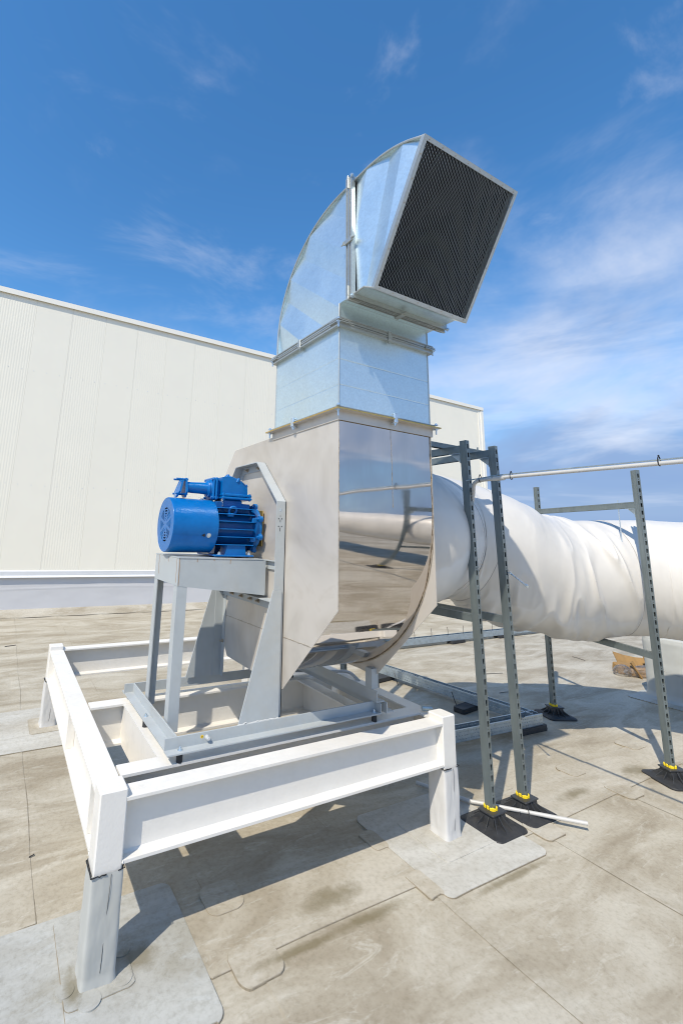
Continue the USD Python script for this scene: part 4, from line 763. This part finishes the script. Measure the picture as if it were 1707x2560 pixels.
# ------------------------------------------------------------------ perforated trays on rubber blocks
def tray_mesh(L, w=.105, h=.10, t=.003):
    """channel tray, open on top, perforated sides, along x"""
    sidep = sbox(0, 0, L, h); holes = []
    for r_, z_ in enumerate((.022, .052, .080)):
        holes += [Point(x_ + .0125 * (r_ % 2), z_).buffer(.0052, 3) for x_ in np.arange(.02, L - .02, .034)]
    sidep = sidep.difference(unary_union(holes))
    bot = sbox(0, -w / 2, L, w / 2).difference(unary_union([Point(x_, y_).buffer(.006, 3) for x_ in np.arange(.03, L - .02, .05) for y_ in (-.03, .0, .03)]))
    return [ext(sidep, 'y', -w / 2, -w / 2 + t), ext(sidep, 'y', w / 2 - t, w / 2), ext(bot, 'z', 0, t), bx(0, L, -w / 2, -w / 2 + .012, h, h + .002), bx(0, L, w / 2 - .012, w / 2, h, h + .002)]
t1 = thing('perforated_tray', 'perforated cable tray running back across the roof beside the frame', 'cable tray')
part(t1, 'tray_channel', [mv(rot(cat_(tray_mesh(2.3)), 96.5, (0, 0, 1)), 4.40, .80, .05)], 'tray')
for x_, y_ in [(4.22, 1.62), (4.13, 2.42)]: part(t1, 'cable_tie', [tube([(x_ - .05, y_, .13), (x_ - .056, y_ - .004, .142), (x_ - .075, y_ - .06, .06), (x_ - .08, y_ - .09, .02)], .004, 6)], 'sealant')
t2 = thing('perforated_tray', 'short perforated cable tray with cables meeting the longer tray at a corner', 'cable tray')
part(t2, 'tray_channel', [mv(rot(cat_(tray_mesh(1.35)), 176.2, (0, 0, 1)), 4.46, .815, .05)], 'tray')
for k_ in range(3): part(t2, 'cable', tube([(4.4 - 1.3 * q, .80 + .09 * q + .02 * (k_ - 1) + .008 * math.sin(9 * q + k_), .075 + .02 * math.sin(5 * q + k_) ** 2) for q in np.linspace(0, 1, 30)], .007, 6), 'black_plastic', smooth=True)
for x_ in (3.62, 4.12): part(t2, 'cable_tie', [bx(x_ - .006, x_ + .006, .75 + (4.4 - x_) * .066, .768 + (4.4 - x_) * .066, .14, .165, .002), tube([(x_, .76 + (4.4 - x_) * .066, .15), (x_ + .04, .74 + (4.4 - x_) * .066, .17)], .003, 5)], 'sealant')
t3 = thing('perforated_tray', 'distant perforated cable tray on the roof under the insulated duct', 'cable tray')
part(t3, 'tray_channel', [mv(cat_(tray_mesh(6.2)), 3.9, 3.82, .05)], 'tray')
for k_ in range(7): part(t3, 'cable_tie', tube([(5.9 + k_ * .42, 3.78, .15), (5.88 + k_ * .42, 3.76, .22), (5.86 + k_ * .42, 3.75, .30)], .004, 5), 'sealant')
def block_parts(p):
    part(p, 'rubber_pad', ext(rounded(-.20, .20, -.065, .065, .03), 'z', .002, .052), 'rubber'); part(p, 'pad_groove', ext(rounded(-.203, .203, -.068, .068, .032), 'z', .014, .024), 'rubber')
b0 = thing('rubber_block', 'black rubber block under the corner where two cable trays meet', 'rubber block', 'black rubber blocks under the cable trays', loc=(4.30, .815, 0), rz=176); block_parts(b0)
for lab, loc, rz_ in [('black rubber block in the sun halfway under the long cable tray', (4.22, 1.45, 0), 8), ('black rubber block under the cable tray behind the fan foot', (4.06, 2.62, 0), 8), ('black rubber block under the distant tray beside the first strut', (6.98, 3.80, 0), 4), ('black rubber block under the distant tray between the two struts', (8.35, 3.82, 0), 4)]:
    copy_of(b0, 'rubber_block', lab, loc, rz_, 'black rubber blocks under the cable trays')

# ------------------------------------------------------------------ small things
solo('metal_coupling', [cyl((2.145, .195, .692), (2.205, .165, .692), .016, 20), cyl((2.155, .19, .692), (2.165, .185, .692), .0175, 20)], 'strut_bright', 'small chrome coupling lying on the white frame beside its corner post', 'coupling', smooth=40)
lit = thing('cardboard_litter', 'torn brown cardboard boxes and clear plastic wrap lying on the roof', 'cardboard')
def sheet(c, w, l, rz_, tx, ty, bend=0.0, t=.012):
    m = bx(-w / 2, w / 2, -l / 2, l / 2, -t / 2, t / 2); m = m.subdivide().subdivide(); v = np.array(m.vertices); v[:, 2] += bend * (v[:, 0] / w * 2) ** 2; m.vertices = v
    m = rot(rot(m, tx, (1, 0, 0)), ty, (0, 1, 0)); return place(m, c, rz_)
def carton(c, w, l, h, rz_, tilt=0.0, b=.012):
    m = bx(-w / 2, w / 2, -l / 2, l / 2, 0, h, b).subdivide().subdivide(); v = np.array(m.vertices); v += (meshkit.fbm(v * 9 + c[0], 2, 3)[:, None] - .5) * .03; m.vertices = v
    return place(rot(m, tilt, (1, 0, 0)), c, rz_)
part(lit, 'carton', carton((7.78, 1.50, .01), .24, .16, .12, -35, 10), 'cardboard'); part(lit, 'carton', carton((7.90, 1.28, .0), .46, .18, .12, -36), 'cardboard')
part(lit, 'carton_flap', sheet((8.20, 1.50, .10), .62, .20, -42, 40, 4, .06), 'cardboard'); part(lit, 'carton_flap', sheet((7.70, 1.32, .09), .16, .22, 20, 62, 0, .03), 'cardboard'); part(lit, 'carton_flap', sheet((8.40, 1.22, .10), .62, .18, -40, 55, 0, .10), 'cardboard')
def film(c, sc, rz_, sd):
    m = trimesh.creation.icosphere(4, 1.0); v = np.array(m.vertices); v *= (1 + .22 * (ridge(v * 2.2 + sd, sd) - .6) + .08 * (ridge(v * 6 + sd, sd + 1) - .6))[:, None]; m.vertices = v * np.array(sc); return place(m, c, rz_)
wrapm = film((7.91, 1.20, .06), (.34, .12, .09), -38, 4); wrap2 = film((7.66, 1.46, .05), (.14, .10, .08), 0, 9)
M['film'] = usdkit.material(stage, '/World/Looks/film', {'lw': ('fresnel', {'IOR': 1.45}), 't': ('transparent_bsdf', {'color': (.9, .9, .9)}), 'g': ('glossy_bsdf', {'color': (.95, .95, .95), 'roughness_u': .18, 'roughness_v': .18} if False else {'color': (.95, .95, .95)}), 'm': ('mix_closure', {}), 'd': ('diffuse_bsdf', {'color': (.7, .68, .65)}), 'm2': ('mix_closure', {'fac': .07})},
    [('lw.fac', 'm.fac'), ('t.BSDF', 'm.closure1'), ('g.BSDF', 'm.closure2'), ('m.closure', 'm2.closure1'), ('d.BSDF', 'm2.closure2')], surface='m2.closure')
part(lit, 'plastic_film', [wrapm, wrap2], 'film')
def wrapped(u, v):
    th = u * 2 * np.pi; c, s_ = np.cos(th), np.sin(th); p = 4.0; q = (np.abs(c) ** p + np.abs(s_) ** p) ** (-1 / p)
    prof = np.interp(v, [0, .04, .12, .75, .86, .97, 1], [.36, .27, .25, .245, .235, .12, .0]); zz = np.interp(v, [0, .04, .12, .75, .86, .97, 1], [0.003, .03, .1, .86, .93, .99, 1.0])
    w_ = (meshkit.fbm(np.stack([c * 2, s_ * 2, v * 5], -1), 3, 6) - .5) * .06; r_ = q * prof * (1 + w_)
    return np.stack([7.06 + r_ * c, .62 + r_ * s_, zz * .78], -1)
vent = thing('wrapped_outlet', 'pale membrane wrapped roof outlet standing beside the cardboard litter', 'roof outlet')
part(vent, 'membrane_wrap', grid(wrapped, 90, 60), 'boot_cool', smooth=True)
part(vent, 'wrap_seam', tube([(6.82, .40 - .0, .3), (6.80, .42, .32), (6.815, .56, .34), (6.80, .70, .36)], .003, 5), 'jacket_seam')
for k_, (a, b_, lab) in enumerate([((8.05, 2.36), (7.98, 2.13), 'thin dark stick on the roof in the sun beyond the strut feet'), ((5.08, 1.66), (5.23, 1.645), 'thin dark twig beside the rubber foot behind the duct'), ((-.311, 6.09), (-.159, 6.13), 'thin dark stick on the roof seam behind the white frame'), ((5.6, 2.28), (5.95, 2.2), 'thin pale twig on the sunny roof between cable tray and duct'), ((-.155, .93), (-.13, .945), 'tiny black scrap on the roof beside the white frame'), ((4.36, 1.12), (4.55, 1.02), 'thin dark twig lying inside the corner of the cable trays')]):
    solo('stick', tube([(*a, .006), ((a[0] + b_[0]) / 2 + .01, (a[1] + b_[1]) / 2, .008), (*b_, .006)], .0035 if k_ != 2 else .005, 5), 'stick', lab, 'stick')
solo('paint_flake', [bx(.6, .606, -.9, -.894, .001, .003)], 'yellow_plastic', 'tiny yellow paint fleck on the membrane', 'fleck') if False else None
